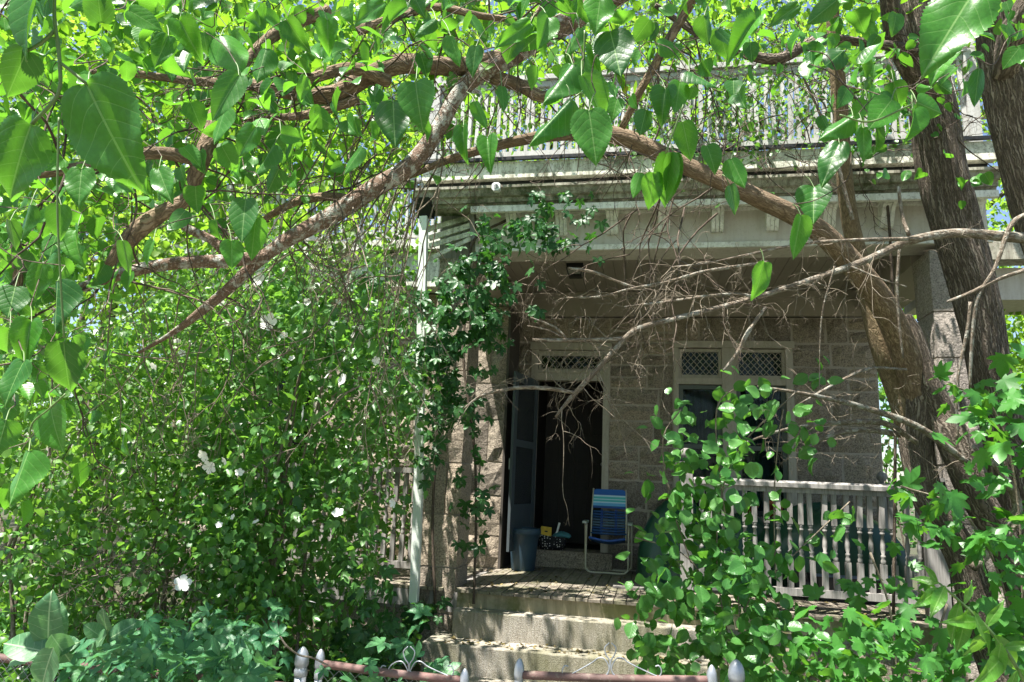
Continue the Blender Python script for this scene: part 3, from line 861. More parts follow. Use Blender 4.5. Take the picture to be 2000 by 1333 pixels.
# balcony railing on the porch roof
pr = MB()
pr.box(-2.2, 2.8, 6.58, 6.64, 4.80, 4.85); pr.box(-2.2, 2.8, 6.55, 6.67, 5.62, 5.67); pr.box(-2.2, 2.8, 6.58, 6.64, 5.55, 5.61)
brail = pr.build('balcony_railing', M['wood_white'], house)
bm = MB().box(-.018, .018, -.018, .018, 0, .71).mesh("baluster"); bm.materials.append(M['wood_white'])
n = 67
for i in range(n):
    o = bpy.data.objects.new('baluster', bm); link(o, brail); o.location = (-2.16+i*(4.92/(n-1)), 6.61, 4.85); o.rotation_euler = (random.uniform(-.02, .02), random.uniform(-.04, .04), random.uniform(-.2, .2))
for x in (-2.24, .3, 2.82):
    MB().box(x-.05, x+.05, 6.56, 6.66, 4.61, 5.73).build('railing_post', M['wood_white'], brail)
pr = MB(); pr.box(-6.3, -2.32, 8.5, 8.56, 4.66, 4.72); pr.box(-6.3, -2.32, 8.48, 8.58, 5.43, 5.48)
wrail = pr.build('wing_roof_railing', M['wood_white'], house)
for i in range(44):
    o = bpy.data.objects.new('baluster', bm); link(o, wrail); o.location = (-6.25+i*.09, 8.53, 4.72)
# steps
st = thing('stone_steps', 'two weathered granite steps leading up to the mossy porch edge', 'steps', (-.6, 6.3, 0))
def slab(x0, x1, y0, y1, z0, z1):
    mb = MB(); b = .012; nx = 14
    prof = [(y0, z0), (y0, z1-b), (y0+b*.4, z1-b*.3), (y0+b, z1), (y1, z1), (y1, z0)]
    v = []; xs = np.linspace(x0, x1, nx)
    for xx in xs:
        j = random.uniform(-.008, .008); k = random.uniform(-.005, .005)
        for i, (y, z) in enumerate(prof): v.append((xx, y+(j if i < 4 else 0), z+(k if 0 < i < 4 else 0)))
    f = []; m = len(prof)
    for a in range(nx-1):
        for i in range(m): f.append((a*m+i, a*m+(i+1) % m, (a+1)*m+(i+1) % m, (a+1)*m+i))
    f.append(tuple(range(m-1, -1, -1))); f.append(tuple((nx-1)*m+i for i in range(m)))
    f = [tuple(reversed(q)) for q in f]
    return mb.add(v, f)
slab(-1.68, .42, 6.34, 6.56, .24, .478).build('step', M['step'], st)
slab(-1.86, .52, 6.07, 6.56, .03, .255).build('step', M['step'], st)

# neighbouring pale building at the back left
nbh = thing('neighbour_house', 'pale sunlit house wall showing through the leaves far behind on the left', 'house', (-7, 17, 0))
MB().box(-13, -5.2, 17, 24, 0, 6.3).build('wall', M['pale_wall'], nbh)
MB().prism_x([(16.6, 6.301), (24.4, 6.301), (20.5, 8.6)], -13.4, -4.8).build('roof', M['roofing'], nbh)
w = MB().box(-8.2, -7.2, 16.96, 16.999, 3.6, 5.2).build('window', M['paint_trim'], nbh)
MB().box(-8.1, -7.3, 16.94, 16.958, 3.7, 5.1).build('pane', M['glass'], w)
# ------------------------------------------------------------------ things on the porch
def pot_lathe(prof, c, n=32): return MB().lathe(prof, c, n)
# folding lawn chair
ch = thing('lawn_chair', 'folding lawn chair with blue webbing and striped head panel beside the doorway', 'chair', (-.48, 8.5, FZ))
cx, cy = -.485, 8.48
def uloop(y, w, ztop, lean, r=.011):
    pts = [(cx-w, y-lean, ztop), (cx-w, y, FZ+.09), (cx-w+.015, y, FZ+.04), (cx-w+.06, y, FZ+.012), (cx, y, FZ+.012), (cx+w-.06, y, FZ+.012), (cx+w-.015, y, FZ+.04), (cx+w, y, FZ+.09), (cx+w, y-lean, ztop)]
    return MB().tube(spline(pts, n=5), r, 8)
uloop(8.33, .235, FZ+.53, -.03).build('front_leg_frame', M['tube_white'], ch)
uloop(8.62, .262, FZ+.53, .1).build('rear_leg_frame', M['tube_white'], ch)
for s in (-1, 1):
    a = MB(); a.box(cx+s*.25-.025, cx+s*.25+.025, 8.27, 8.56, FZ+.535, FZ+.56)
    a.build('armrest', simple('grey green armrest plastic', (.33, .38, .34), .4), ch)
    MB().tube([(cx+s*.2, 8.32, FZ+.38), (cx+s*.2, 8.55, FZ+.33), (cx+s*.2, 8.62, FZ+.6), (cx+s*.19, 8.7, FZ+.92)], .01, 8).build('back_tube', M['tube_white'], ch)
blue = [simple('navy webbing', (.014, .07, .2), .45), simple('steel blue webbing', (.07, .13, .19), .45), simple('bright blue webbing', (.018, .08, .34), .45)]
for i in range(9):
    z = FZ+.42+i*.030
    y = 8.57+.11*(i/9)
    t = spline([(cx-.205, y+.005, z), (cx-.1, y-.012, z-.003), (cx, y-.015, z-.004), (cx+.1, y-.012, z-.003), (cx+.205, y+.005, z)], n=3)
    MB().tube(t, .0125, 6).build('strap', blue[(i*2+i//3) % 2], ch)
for xo in (-.09, -.075, .075, .09):
    MB().tube([(cx+xo, 8.55, FZ+.40), (cx+xo, 8.62, FZ+.69)], .005, 5).build('webbing_cord', blue[2], ch)
for i in range(8):
    y = 8.30+i*.034
    MB().tube(spline([(cx-.2, y, FZ+.385-i*.006), (cx, y, FZ+.355-i*.006), (cx+.2, y, FZ+.385-i*.006)], n=4), .014, 6).build('strap', blue[2] if i < 2 else blue[0], ch)
# striped head panel, rounded corners, pulled over the back tubes
hp = []
for k in range(9): 
    a = math.pi*k/16; hp.append((.195-.05+.05*math.sin(math.pi/2-a), .215-.05+.05*math.sin(a)))
pro = [(.2, 0)]+[(p, q) for p, q in hp]+[(-p, q) for p, q in reversed(hp)]+[(-.2, 0)]
v = []; uv = []
nP = len(pro)
for off in (-.016, .016):
    for (p, q) in pro:
        v.append((cx+p, 8.655+q*.25+off, FZ+.70+q)); uv.append(((p+.2)/.4, q/.215))
f = [tuple(range(nP)), tuple(range(2*nP-1, nP-1, -1))]+[(i, nP+i, nP+(i+1) % nP, (i+1) % nP) for i in range(nP)]
MB().add(v, [tuple(reversed(q)) for q in f], uv).build('head_panel', stripes_mat(), ch)

# slate blue planter
c = (-1.40, 8.18, FZ)
tag(pot_lathe([(.125, 0), (.13, .01), (.152, .25), (.165, .355), (.172, .36), (.172, .38), (.186, .385), (.19, .41), (.188, .44), (.182, .455), (.165, .455), (.155, .43), (.15, .40)], c).build('planter', M['planter']),
    'tall slate blue planter with embossed lower half at the foot of the screen door', 'planter')

# polka dot bag on the threshold with things in it
b = PY(1077, 1066, 8.68)
bx, by, bz = b[0], 8.70, .823
mb = MB(); n = 22
rings = [(.135, .0), (.16, .05), (.168, .11), (.165, .16), (.155, .165), (.15, .09)]
v = []
for r, z in rings:
    for k in range(n):
        a = 2*math.pi*k/n
        sx = abs(math.cos(a))**.7*math.copysign(1, math.cos(a)); sy = abs(math.sin(a))**.7*math.copysign(1, math.sin(a))
        v.append((bx+r*sx*(1+.04*math.sin(3*a+z*20)), by+.5*r*sy, bz+z+.012*math.sin(2*a+1)*(z > .1)))
f = [(i*n+k, i*n+(k+1) % n, (i+1)*n+(k+1) % n, (i+1)*n+k) for i in range(len(rings)-1) for k in range(n)]
f.append(tuple(range(n-1, -1, -1))); f.append(tuple((len(rings)-1)*n+k for k in range(n)))
mb.add(v, f, None, True)
tag(mb.build('cloth_bag', dots_mat()), 'open black cloth bag with white polka dots sitting on the door threshold', 'bag')
yc = thing('yellow_box', 'yellow card box sticking out of the polka dot bag', 'box', (bx-.07, by, bz+.1))
MB().add(*[(lambda A: ([tuple(A+np.array(q)) for q in [(-.06, -.02, .0), (.06, -.02, .0), (.06, .02, .0), (-.06, .02, .0), (-.065, .0, .17), (.06, .0, .16), (.06, .04, .16), (-.065, .04, .17)]], [(0, 3, 2, 1), (4, 5, 6, 7), (0, 1, 5, 4), (1, 2, 6, 5), (2, 3, 7, 6), (3, 0, 4, 7)]))(np.array([bx-.068, by-.01, bz+.09]))][0]).build('card_box', M['yellow'], yc)
A = np.array([bx-.068, by-.022, bz+.185])
MB().box(A[0]-.012, A[0]+.012, A[1]+.005, A[1]+.01, A[2]-.02, A[2]+.012).add([(A[0]-.02, A[1]+.002, A[2]+.012), (A[0]+.02, A[1]+.002, A[2]+.012), (A[0]+.016, A[1]+.004, A[2]+.026), (A[0]-.016, A[1]+.004, A[2]+.026)], [(0, 1, 2, 3)]).build('printed_mark', M['wood_dark'], yc)
tag(MB().beam((bx+.035, by-.02, bz+.1), (bx+.085, by+.01, bz+.31), .022, .01, (0, 1, 0)).build('white_stick', M['white']), 'slim white stick leaning out of the polka dot bag', 'stick')
mb = MB(); v = []; f = []
for j in range(5):
    for k in range(12):
        a = 2*math.pi*k/12; r = (.10, .115, .10, .06, .01)[j]
        v.append((bx+.12+r*math.cos(a), by-.02+.6*r*math.sin(a), bz+.15+.014*j+.012*math.sin(3*a)))
f = [(i*12+k, i*12+(k+1) % 12, (i+1)*12+(k+1) % 12, (i+1)*12+k) for i in range(4) for k in range(12)]+[tuple(range(11, -1, -1)), tuple(48+k for k in range(12))]
mb.add(v, f, None, True)
tag(mb.build('teal_cloth', M['teal']), 'folded teal cloth lying on the right end of the polka dot bag', 'cloth')

# tarps
def tarp(name, label, c, rx, ry, h, seed, sq=.8, parts=True):
    r_ = np.random.default_rng(seed)
    n, m = 40, 14
    v = []
    ph = r_.uniform(0, 6.28, 8)
    for j in range(m):
        t = j/(m-1)
        rr = (1-t**2.6)**.6 if t < 1 else 0
        for k in range(n):
            a = 2*math.pi*k/n
            fold = .07*math.sin(7*a+ph[0])*(1-t)+.05*math.sin(11*a+ph[1])*(1-t)+.05*math.sin(4*a+3*t+ph[2])
            R_ = rr*(1+fold)+.02
            sx = abs(math.cos(a))**sq*math.copysign(1, math.cos(a)); sy = abs(math.sin(a))**sq*math.copysign(1, math.sin(a))
            v.append((c[0]+rx*R_*sx, c[1]+ry*R_*sy, c[2]+h*t*(1+.05*math.sin(3*a+ph[3]))+.03*math.sin(5*a+ph[4])*t*(1-t)*4))
    f = [(i*n+k, i*n+(k+1) % n, (i+1)*n+(k+1) % n, (i+1)*n+k) for i in range(m-1) for k in range(n)]+[tuple((m-1)*n+k for k in range(n))]
    mb = MB().add(v, f, None, True)
    return tag(mb.build(name, M['tarp']), label, 'tarp')
tarp('green_tarp', 'dark green tarp draped over something tall between the chair and the newel post', (.30, 8.1, FZ), .44, .40, .86, 3)
tarp('green_tarp', 'dark green tarp heap slumped low behind the right half of the porch railing', (1.7, 7.75, FZ+.25), .66, .45, .62, 9)
tarp('green_tarp', 'dark green tarp bundle behind the left half of the porch railing under the window', (.95, 8.1, FZ), .46, .38, .72, 15)
tub = thing('storage_tub', 'pale blue plastic tub low behind the right end of the porch railing', 'tub', (1.9, 7.6, FZ))
mb = MB()
v = []
for z, w, d in ((0, .30, .2), (.22, .34, .24)):
    v += [(1.85-w, 7.6-d, FZ+z), (1.85+w, 7.6-d, FZ+z), (1.85+w, 7.6+d, FZ+z), (1.85-w, 7.6+d, FZ+z)]
mb.add(v, [(0, 3, 2, 1), (4, 5, 6, 7), (0, 1, 5, 4), (1, 2, 6, 5), (2, 3, 7, 6), (3, 0, 4, 7)]); mb.build('tub_body', simple('dark tub', (.02, .025, .035), .4), tub)
MB().box(1.49, 2.21, 7.34, 7.86, FZ+.22, FZ+.26).build('tub_rim', M['blue_plastic'], tub)
# terracotta pots on the window sill / stand
def tpot(c, label, s=1.0):
    t = thing('terracotta_pot', label, 'pot', c)
    pot_lathe([(.055*s, 0), (.078*s, .1*s), (.088*s, .101*s), (.09*s, .14*s), (.078*s, .14*s), (.07*s, .11*s)], c, 18).build('pot_body', M['terracotta'], t)
    pot_lathe([(.05*s, .112*s), (.069*s, .118*s), (.03*s, .13*s)], c, 12).build('soil', M['soil'], t)
q = PY(1318, 985, 8.62); tpot((q[0], 8.64, 1.325), 'small terracotta pot on the window sill just left of the newel post', 1.1)
tpot((1.35, 8.64, 1.325), 'small terracotta pot at the right end of the window sill', 1.25)
tpot((1.10, 8.65, 1.325), 'small terracotta pot on the sill under the right window sash', .95)
tag(MB().box(-.36, .02, 7.25, 7.55, FZ+.003, FZ+.02).build('door_mat', M['mat']), 'flat dusty grey mat on the porch boards before the tall tarp', 'mat')
# small white camera under the upper fascia
q = PY(969, 366, 6.2)
sc_ = thing('security_camera', 'small white camera fixed in the gap above the gutter', 'camera', q)
def rbox(x0, x1, y0, y1, z0, z1, b):
    mb = MB(); pr = [(x0+b, z0), (x1-b, z0), (x1, z0+b), (x1, z1-b), (x1-b, z1), (x0+b, z1), (x0, z1-b), (x0, z0+b)]
    return mb.prism_y(pr, y0, y1)
rbox(q[0]-.04, q[0]+.04, 6.19, 6.27, q[2]-.035, q[2]+.045, .018).build('camera_body', M['white'], sc_)
rbox(q[0]-.02, q[0]+.02, 6.182, 6.19, q[2]-.015, q[2]+.025, .01).build('lens_cover', simple('grey lens', (.3, .3, .3), .2), sc_)
MB().box(q[0]-.035, q[0]+.035, 6.271, 6.36, q[2]-.05, q[2]-.02).build('bracket', M['black'], sc_)

# ------------------------------------------------------------------ gate and fence
YG = 3.2
def acorn(c, r, n=14):
    return MB().lathe([(r*.95, -.05), (r*1.12, -.046), (r*1.12, -.02), (r*1.0, -.016), (r*1.0, -.006), (r*1.15, -.002), (r*1.2, .012), (r*1.18, .028), (r*1.04, .046), (r*.8, .06), (r*.5, .07), (r*.2, .076), (0, .077)], c, n)
def gpost(px, py, r, label):
    q = PY(px, py, YG)
    t = thing('gate_post', label, 'post', (q[0], YG, 0))
    MB().tube([(q[0], YG, 0), (q[0], YG, q[2]-.075)], r, 12).build('post', M['metal'], t)
    acorn((q[0], YG, q[2]-.075), r).build('finial', M['metal'], t)
    return q
qa = gpost(592, 1264, .026, 'grey fence post with acorn cap at the left side of the double gate')
qb = gpost(1438, 1289, .0275, 'stout grey fence post with acorn cap at the right of the double gate')
def gate(pxl, pyl, pxr, pyr, pyrl, pyrr, label, scrolls):
    a = PY(pxl, pyl, YG); b = PY(pxr, pyr, YG)
    za, zb = PY(pxl, pyrl, YG)[2], PY(pxr, pyrr, YG)[2]
    t = thing('garden_gate', label, 'gate', ((a[0]+b[0])/2, YG, 0), 'pair of pipe and wire garden gates')
    r = .0175
    for q in (a, b):
        MB().tube([(q[0], YG, .08), (q[0], YG, q[2]-.07)], r, 10).build('stile', M['metal'], t)
        acorn((q[0], YG, q[2]-.07), r*1.05, 12).build('finial', M['metal'], t)
    MB().tube(spline([(a[0]+r, YG, za), ((a[0]+b[0])/2, YG, (za+zb)/2-.004), (b[0]-r, YG, zb)], n=8), r, 10).build('top_rail', M['rust'], t)
    MB().tube([(a[0]+r, YG, .1), (b[0]-r, YG, .1)], r, 10).build('bottom_rail', M['rust'], t)
    w = MB(); s = .052; x = a[0]+.03; k = 0
    chain(w, a[0]+.02, b[0]-.02, .11, (za+zb)/2-.015)
    w.build('wire_mesh', M['metal'], t)['kind'] = 'stuff'
    for (pl, pr_, pm, ptop, pbot) in scrolls:
        # loop on top, a pair of S scrolls to both sides
        def W(px, py): return PY(px, py, YG-.004)
        for side in (-1, 1):
            out = []
            c = W(pm, ptop); h = .0
            x1 = pl if side < 0 else pr_
            pts = [(pm+side*2, ptop), (pm+side*11, ptop+10), (pm+side*8, ptop+24), (pm+side*1.5, ptop+34), (pm+side*1, ptop+46), (pm+side*5, pbot-10), (pm+side*16, pbot-2)]
            MB().tube(spline([W(*q) for q in pts], n=5), .0028, 6).build('scroll', M['metal'], t)
            pts = [(pm+side*12, pbot-4), (pm+side*4, pbot-14), (pm+side*3, ptop+46), (pm+side*12, ptop+31), (pm+side*24, ptop+30), (pm+side*38, ptop+40), (x1-side*14, pbot-8), (x1-side*4, pbot-6), (x1, pbot-16), (x1-side*5, pbot-26), (x1-side*12, pbot-25)]
            MB().tube(spline([W(*q) for q in pts], n=5), .0028, 6).build('scroll', M['metal'], t)
    return t
def chain(w, x0, x1, z0, z1, y=YG):
    s = .05; n = int((z1-z0)/(s/2))
    x = x0; par = 0
    while x+s/2 <= x1:
        pts = []
        for k in range(n+1):
            pts.append((x+(s/2 if (k+par) % 2 else 0)+random.uniform(-.001, .001), y+(.0025 if (k+par) % 2 else -.0025), z0+(z1-z0)*k/n))
        w.tube(pts, .0016, 3, False)
        x += s/2; par ^= 1
gate(627, 1271, 908, 1309, 1297, 1330, 'narrow left leaf of the rusty pipe gate topped by a wire scroll', [(742, 886, 799, 1263, 1327)])
gate(1015, 1289, 1390, 1302, 1318, 1330, 'wide right leaf of the rusty pipe gate topped by a tall wire scroll', [(1098, 1292, 1192, 1256, 1327)])
fe = thing('chain_link_fence', 'chain link fence with a rusty top rail at the lower left corner', 'fence', (-3.2, YG, 0))
MB().tube([(-5.4, YG, .635), (qa[0]-.03, YG, .65)], .02, 10).build('top_rail', M['rust'], fe)
w = MB(); chain(w, -5.4, qa[0]-.03, .05, .655, YG-.022); w.build('wire_mesh', M['metal'], fe)['kind'] = 'stuff'
MB().tube([(-3.7, YG+.05, 0), (-3.7, YG+.05, .68)], .024, 10).build('post', M['metal'], fe)
# ------------------------------------------------------------------ leaves
def fan_from_outline(out, center=None, zf=None):
    pass

def leaf_tpl(profile, rows=8, cols=1, serr=0.0, fold=0.10, curl=0.10, notch=True):
    """leaf along +Y (length 1), blade from profile w(t); tris, uv"""
    ts = np.linspace(0, 1, rows)
    pt = np.array([p[0] for p in profile]); pw = np.array([p[1] for p in profile])
    po = np.array([p[2] if len(p) > 2 else p[0] for p in profile])  # y of edge (lobes reach behind the base)
    v = []; uv = []
    nc = 2*cols+1
    for i, t in enumerate(ts):
        w = np.interp(t, pt, pw); ye = np.interp(t, pt, po)
        if serr and 0 < i < rows-1: w *= 1+serr*(1 if i % 2 else -1); 
        for c in range(-cols, cols+1):
            s = c/cols
            y = t+(ye-t)*abs(s)
            x = w*s
            z = fold*abs(s)*w*2-curl*t*t*.6-.12*(abs(s)**2)*w + (0.03*math.sin(9*t+abs(s)*2)*abs(s))
            v.append((x, y, z)); uv.append((x+.5, y))
    f = []
    for i in range(rows-1):
        for c in range(nc-1):
            a = i*nc+c
            f.append((a, a+1, a+nc+1)); f.append((a, a+nc+1, a+nc))
    return np.array(v), np.array(f), np.array(uv)

def star_tpl(out, drop=0.12):
    """leaf from an outline, fanned from a point near the base"""
    out = np.array(out, float)
    c = np.array([0, .12])
    v = [(0, .12, 0.0)]+[(x, y, -drop*(x*x+(y-.2)**2)+.05*math.sin(5*math.atan2(x, y))) for x, y in out]
    n = len(out)
    f = [(0, 1+(i+1) % n, 1+i) for i in range(n)]
    v = np.array(v)
    return v, np.array(f), np.stack([v[:, 0]+.5, v[:, 1]], 1)

def mirror(half): return half+[(-x, y) for x, y in reversed(half) if abs(x) > 1e-6]
heart = [(0, .04, 0), (.03, .12, -.02), (.07, .215, -.01), (.12, .29, .03), (.2, .36, .12), (.3, .40, .25), (.42, .40, .38), (.55, .355, .53), (.68, .28, .67), (.8, .19, .8), (.9, .095, .9), (.96, .03, .96), (1, 0, 1)]
oval = [(0, .02), (.08, .20), (.2, .33), (.4, .40), (.6, .37), (.8, .24), (.92, .12), (1, 0)]
ellip = [(0, .01), (.18, .08), (.38, .165), (.58, .2), (.76, .15), (.9, .065), (1, 0)]
lance = [(0, .01), (.15, .12), (.35, .18), (.6, .15), (.8, .08), (1, 0)]
oblong = [(0, .03), (.1, .17), (.3, .25), (.6, .25), (.82, .17), (.95, .06), (1, 0)]
T_hero = leaf_tpl(heart, 41, 4, .035, .10, .16)
T_heroB = leaf_tpl(heart, 41, 4, .04, .30, .42)
T_heroC = leaf_tpl(heart, 41, 4, .035, -.12, .05)
T_mid = leaf_tpl(heart, 15, 2, .03, .24, .3)
T_low = leaf_tpl([(0, .04, 0), (.12, .33, .0), (.35, .41, .3), (.68, .28, .67), (1, 0, 1)], 6, 1, 0, .2, .1)
T_tiny = (np.array([(0, 0, 0), (.38, .38, .1), (-.38, .38, .1), (0, .5, -.03), (0, 1, -.12)]), np.array([(0, 1, 3), (0, 3, 2), (3, 1, 4), (2, 3, 4)]), np.array([(.5, 0), (.88, .38), (.12, .38), (.5, .5), (.5, 1)]))
T_oval = leaf_tpl(oval, 8, 2, .0, .16, .14)
T_ovlo = leaf_tpl(oval, 5, 1, .0, .2, .12)
T_lance = leaf_tpl(lance, 10, 2, 0, .2, .2)
T_obl = leaf_tpl(oblong, 12, 2, 0, .18, .22)
T_lobed = star_tpl(mirror([(0.0, 0.0), (.10, -.04), (.30, -.08), (.26, .06), (.46, .10), (.60, .28), (.42, .34), (.36, .38), (.48, .56), (.50, .74), (.34, .66), (.22, .58), (.22, .74), (.14, .9), (0, 1.08)]))
T_hib = star_tpl(mirror([(0.0, 0.0), (.16, .06), (.30, .26), (.24, .32), (.40, .52), (.26, .54), (.15, .56), (.16, .76), (.08, .9), (0, 1.0)]), .16)
def palmate():
    V = []; F = []; U_ = []; n = 0
    for a, s in ((0, 1.0), (52, .88), (-52, .88), (104, .62), (-104, .62)):
        v, f, u = leaf_tpl(ellip, 6, 1, .05, .22, .18)
        v = v*s; v[:, 0] *= 1.15
        c, q = math.cos(math.radians(a)), math.sin(math.radians(a))
        w = np.stack([v[:, 0]*c+v[:, 1]*q, -v[:, 0]*q+v[:, 1]*c, v[:, 2]], 1)
        V.append(w); F.append(f+n); U_.append(u); n += len(v)
    return np.vstack(V), np.vstack(F), np.vstack(U_)
T_palm = palmate()
def flower_tpl():
    V = []; F = []; n = 0
    for k in range(5):
        a = 2*math.pi*k/5
        v, f, u = leaf_tpl([(0, .05), (.4, .3), (.75, .42), (.95, .25), (1, .1)], 5, 2, 0, .1, -.35)
        c, q = math.cos(a), math.sin(a)
        V.append(np.stack([v[:, 0]*c+v[:, 1]*q, -v[:, 0]*q+v[:, 1]*c, v[:, 2]], 1)*.55); F.append(f+n); n += len(v)
    v = np.vstack(V)
    return v, np.vstack(F), v[:, :2]+.5
T_flower = flower_tpl()

def norm(a): return a/(np.linalg.norm(a, axis=-1, keepdims=True)+1e-9)
def frames(ydir, zdir):
    y = norm(ydir); x = norm(np.cross(y, zdir)); z = np.cross(x, y)
    return x, y, z
def scatter(name, tpl, pos, ydir, zdir, size, mat, parent=None, wid=1.0):
    v, f, uv = tpl
    x, y, z = frames(ydir, zdir)
    size = np.broadcast_to(size, (len(pos),))
    wd = rng.uniform(.85, 1.12, len(pos))*wid
    co = pos[:, None, :]+size[:, None, None]*(v[None, :, 0, None]*x[:, None, :]*wd[:, None, None]+v[None, :, 1, None]*y[:, None, :]+v[None, :, 2, None]*z[:, None, :]*rng.uniform(.3, 1.7, len(pos))[:, None, None])
    n = len(pos)
    tri = (f[None]+(np.arange(n)*len(v))[:, None, None]).reshape(-1, 3)
    me = mesh_np(name, co.reshape(-1, 3), tri, np.tile(uv, (n, 1)))
    o = obj(name, me, mat, parent)
    return o
tpl_mesh = {}
def leaf_objs(name, key, tpl, pos, ydir, zdir, size, mat, parent, wid=1.0):
    """one object per leaf, mesh data shared"""
    mk = (key, mat.name)
    if mk not in tpl_mesh:
        me = mesh_np(name, tpl[0], tpl[1], tpl[2]); me.materials.append(mat); tpl_mesh[mk] = me
    x, y, z = frames(ydir, zdir)
    size = np.broadcast_to(size, (len(pos),))
    for i in range(len(pos)):
        o = bpy.data.objects.new(name, tpl_mesh[mk]); link(o, parent)
        s = size[i]; w = random.uniform(.88, 1.1)*wid; b = random.uniform(.4, 1.8)
        o.matrix_basis = Matrix(((x[i][0]*s*w, y[i][0]*s, z[i][0]*s*b, pos[i][0]), (x[i][1]*s*w, y[i][1]*s, z[i][1]*s*b, pos[i][1]), (x[i][2]*s*w, y[i][2]*s, z[i][2]*s*b, pos[i][2]), (0, 0, 0, 1)))
def in_poly(px, py, poly):
    p = np.array(poly, float); r = np.zeros(len(px), bool); j = len(p)-1
    for i in range(len(p)):
        c = ((p[i, 1] > py) != (p[j, 1] > py)) & (px < (p[j, 0]-p[i, 0])*(py-p[i, 1])/(p[j, 1]-p[i, 1]+1e-9)+p[i, 0])
        r ^= c; j = i
    return r
def poly_pts(poly, n):
    p = np.array(poly, float); out = np.zeros((0, 2))
    while len(out) < n:
        q = rng.uniform(p.min(0), p.max(0), (n*3, 2)); q = q[in_poly(q[:, 0], q[:, 1], poly)]; out = np.vstack([out, q])
    return out[:n]
def Pv(q, d): return CO+d[:, None]*(CF+CR*((q[:, 0]-1000)/FPX)[:, None]-CU*((q[:, 1]-666.5)/FPX)[:, None])
LEAN = {}
def cloud(poly, dr, nclump, per, spread):
    """leaf positions: clumps inside a region of the garden given by its outline and its depth range"""
    q = poly_pts(poly, nclump); d = rng.uniform(dr[0], dr[1], nclump)
    c = Pv(q, d)
    n = np.maximum(1, rng.poisson(per, nclump))
    pos = np.repeat(c, n, 0); sp = np.repeat(rng.uniform(.6, 1.4, nclump)*spread, n)
    sq = np.repeat(rng.uniform(.45, 1.25, (nclump, 3)), n, 0)
    off = rng.normal(0, 1, pos.shape)*sp[:, None]*sq
    LEAN['v'] = np.repeat(rng.normal(0, 1, (nclump, 3)), n, 0)
    return pos+off, off
def orient(off, up=.7, out=.6, hang=.6, rnd=.6, face=0.0):
    n = len(off)
    o = norm(off+1e-6)
    z = np.array([0, 0, 1.0])*up+rng.normal(0, 1, (n, 3))*rnd*.6+o*.3-CF*face
    y = o*out+np.array([0, 0, -1.0])*hang+rng.normal(0, 1, (n, 3))*rnd
    L = LEAN.pop('v', None)
    if L is not None and len(L) == n: z = z+L*.38; y = y+L[:, ::-1]*.35
    return y, z
def in_view(pos):
    v = pos-CO; d = v@CF
    x = 1000+FPX*(v@CR)/np.maximum(d, .01); y = 666.5-FPX*(v@CU)/np.maximum(d, .01)
    return (d > .2) & (x > -20) & (x < 2020) & (y > -20) & (y < 1350), d
def foliage(parent, tplkey, tpl, pos, y, z, size, mat, nobj=300, lowtpl=None, name='leaf', wid=1.0):
    """largest leaves in view become objects of their own, the rest one joined part"""
    vis, d = in_view(pos)
    ap = np.where(vis, size/np.maximum(d, .2), 0)
    idx = np.argsort(-ap)[:nobj]; idx = idx[ap[idx] > 0]
    m = np.ones(len(pos), bool); m[idx] = False
    if len(idx): leaf_objs(name, tplkey, tpl, pos[idx], y[idx], z[idx], size[idx], mat, parent, wid)
    if m.any():
        o = scatter('foliage', lowtpl or tpl, pos[m], y[m], z[m], size[m], mat, parent, wid); o['kind'] = 'stuff'

def furrow(k, amp, seed):
    r_ = random.Random(seed); ph = [r_.uniform(0, 6.28) for _ in range(6)]
    def fn(a, L, r):
        w = a*k+1.3*math.sin(L*5+ph[0]+2*math.sin(a+ph[1]))+.8*math.sin(L*13+ph[2]+a*2)
        return amp*(abs(math.sin(w))**.6-.6)+amp*.8*math.sin(2*a+L*2.1+ph[3])+amp*.5*math.sin(L*7.3+ph[4]+3*a)
    return fn
def limb(name, pts, mat, parent, disp=None, n=14, step=.05):
    """pts: (px,py,depth,width_px) along the limb as measured; real radius follows from its depth"""
    a = np.array([[*P(px, py, d), w*.5*d/FPX] for px, py, d, w in pts])
    s = spline(a, step)
    return MB().tube(s[:, :3], np.maximum(s[:, 3], .002), n, True, disp).build(name, mat, parent)

def twigs(starts, n, L, r, mat, parent, name='twig', droop=.3, sub=3, seed=1, kind=None, wig=.25):
    """thin branching twigs joined into one part"""
    r_ = np.random.default_rng(seed); mb = MB()
    def grow(p, d, L, r, lev):
        k = 6; pts = [p]; dd = d
        for i in range(k):
            dd = norm(dd+r_.normal(0, wig, 3)+np.array([0, 0, -droop*.2])); p = p+dd*L/k; pts.append(p)
            if lev > 0 and i > 0 and r_.random() < .55:
                grow(p, norm(dd+r_.normal(0, .75, 3)), L*r_.uniform(.3, .6), r*.6, lev-1)
        mb.tube(spline(pts, n=2), np.linspace(r, r*.35, 2*k+1), 4, False) if lev >= sub-1 else mb.tube(pts, np.linspace(r, r*.35, k+1), 3, False)
    for i in range(n):
        p, d = starts(i, r_); grow(np.array(p, float), norm(np.array(d, float)), L*r_.uniform(.6, 1.3), r, sub)
    o = mb.build(name, mat, parent)
    o['kind'] = 'stuff'
    return o
def along(pts, r_, jitter=.02):
    i = r_.integers(0, len(pts)-1); t = r_.random(); return pts[i]*(1-t)+pts[i+1]*t+r_.normal(0, jitter, 3)

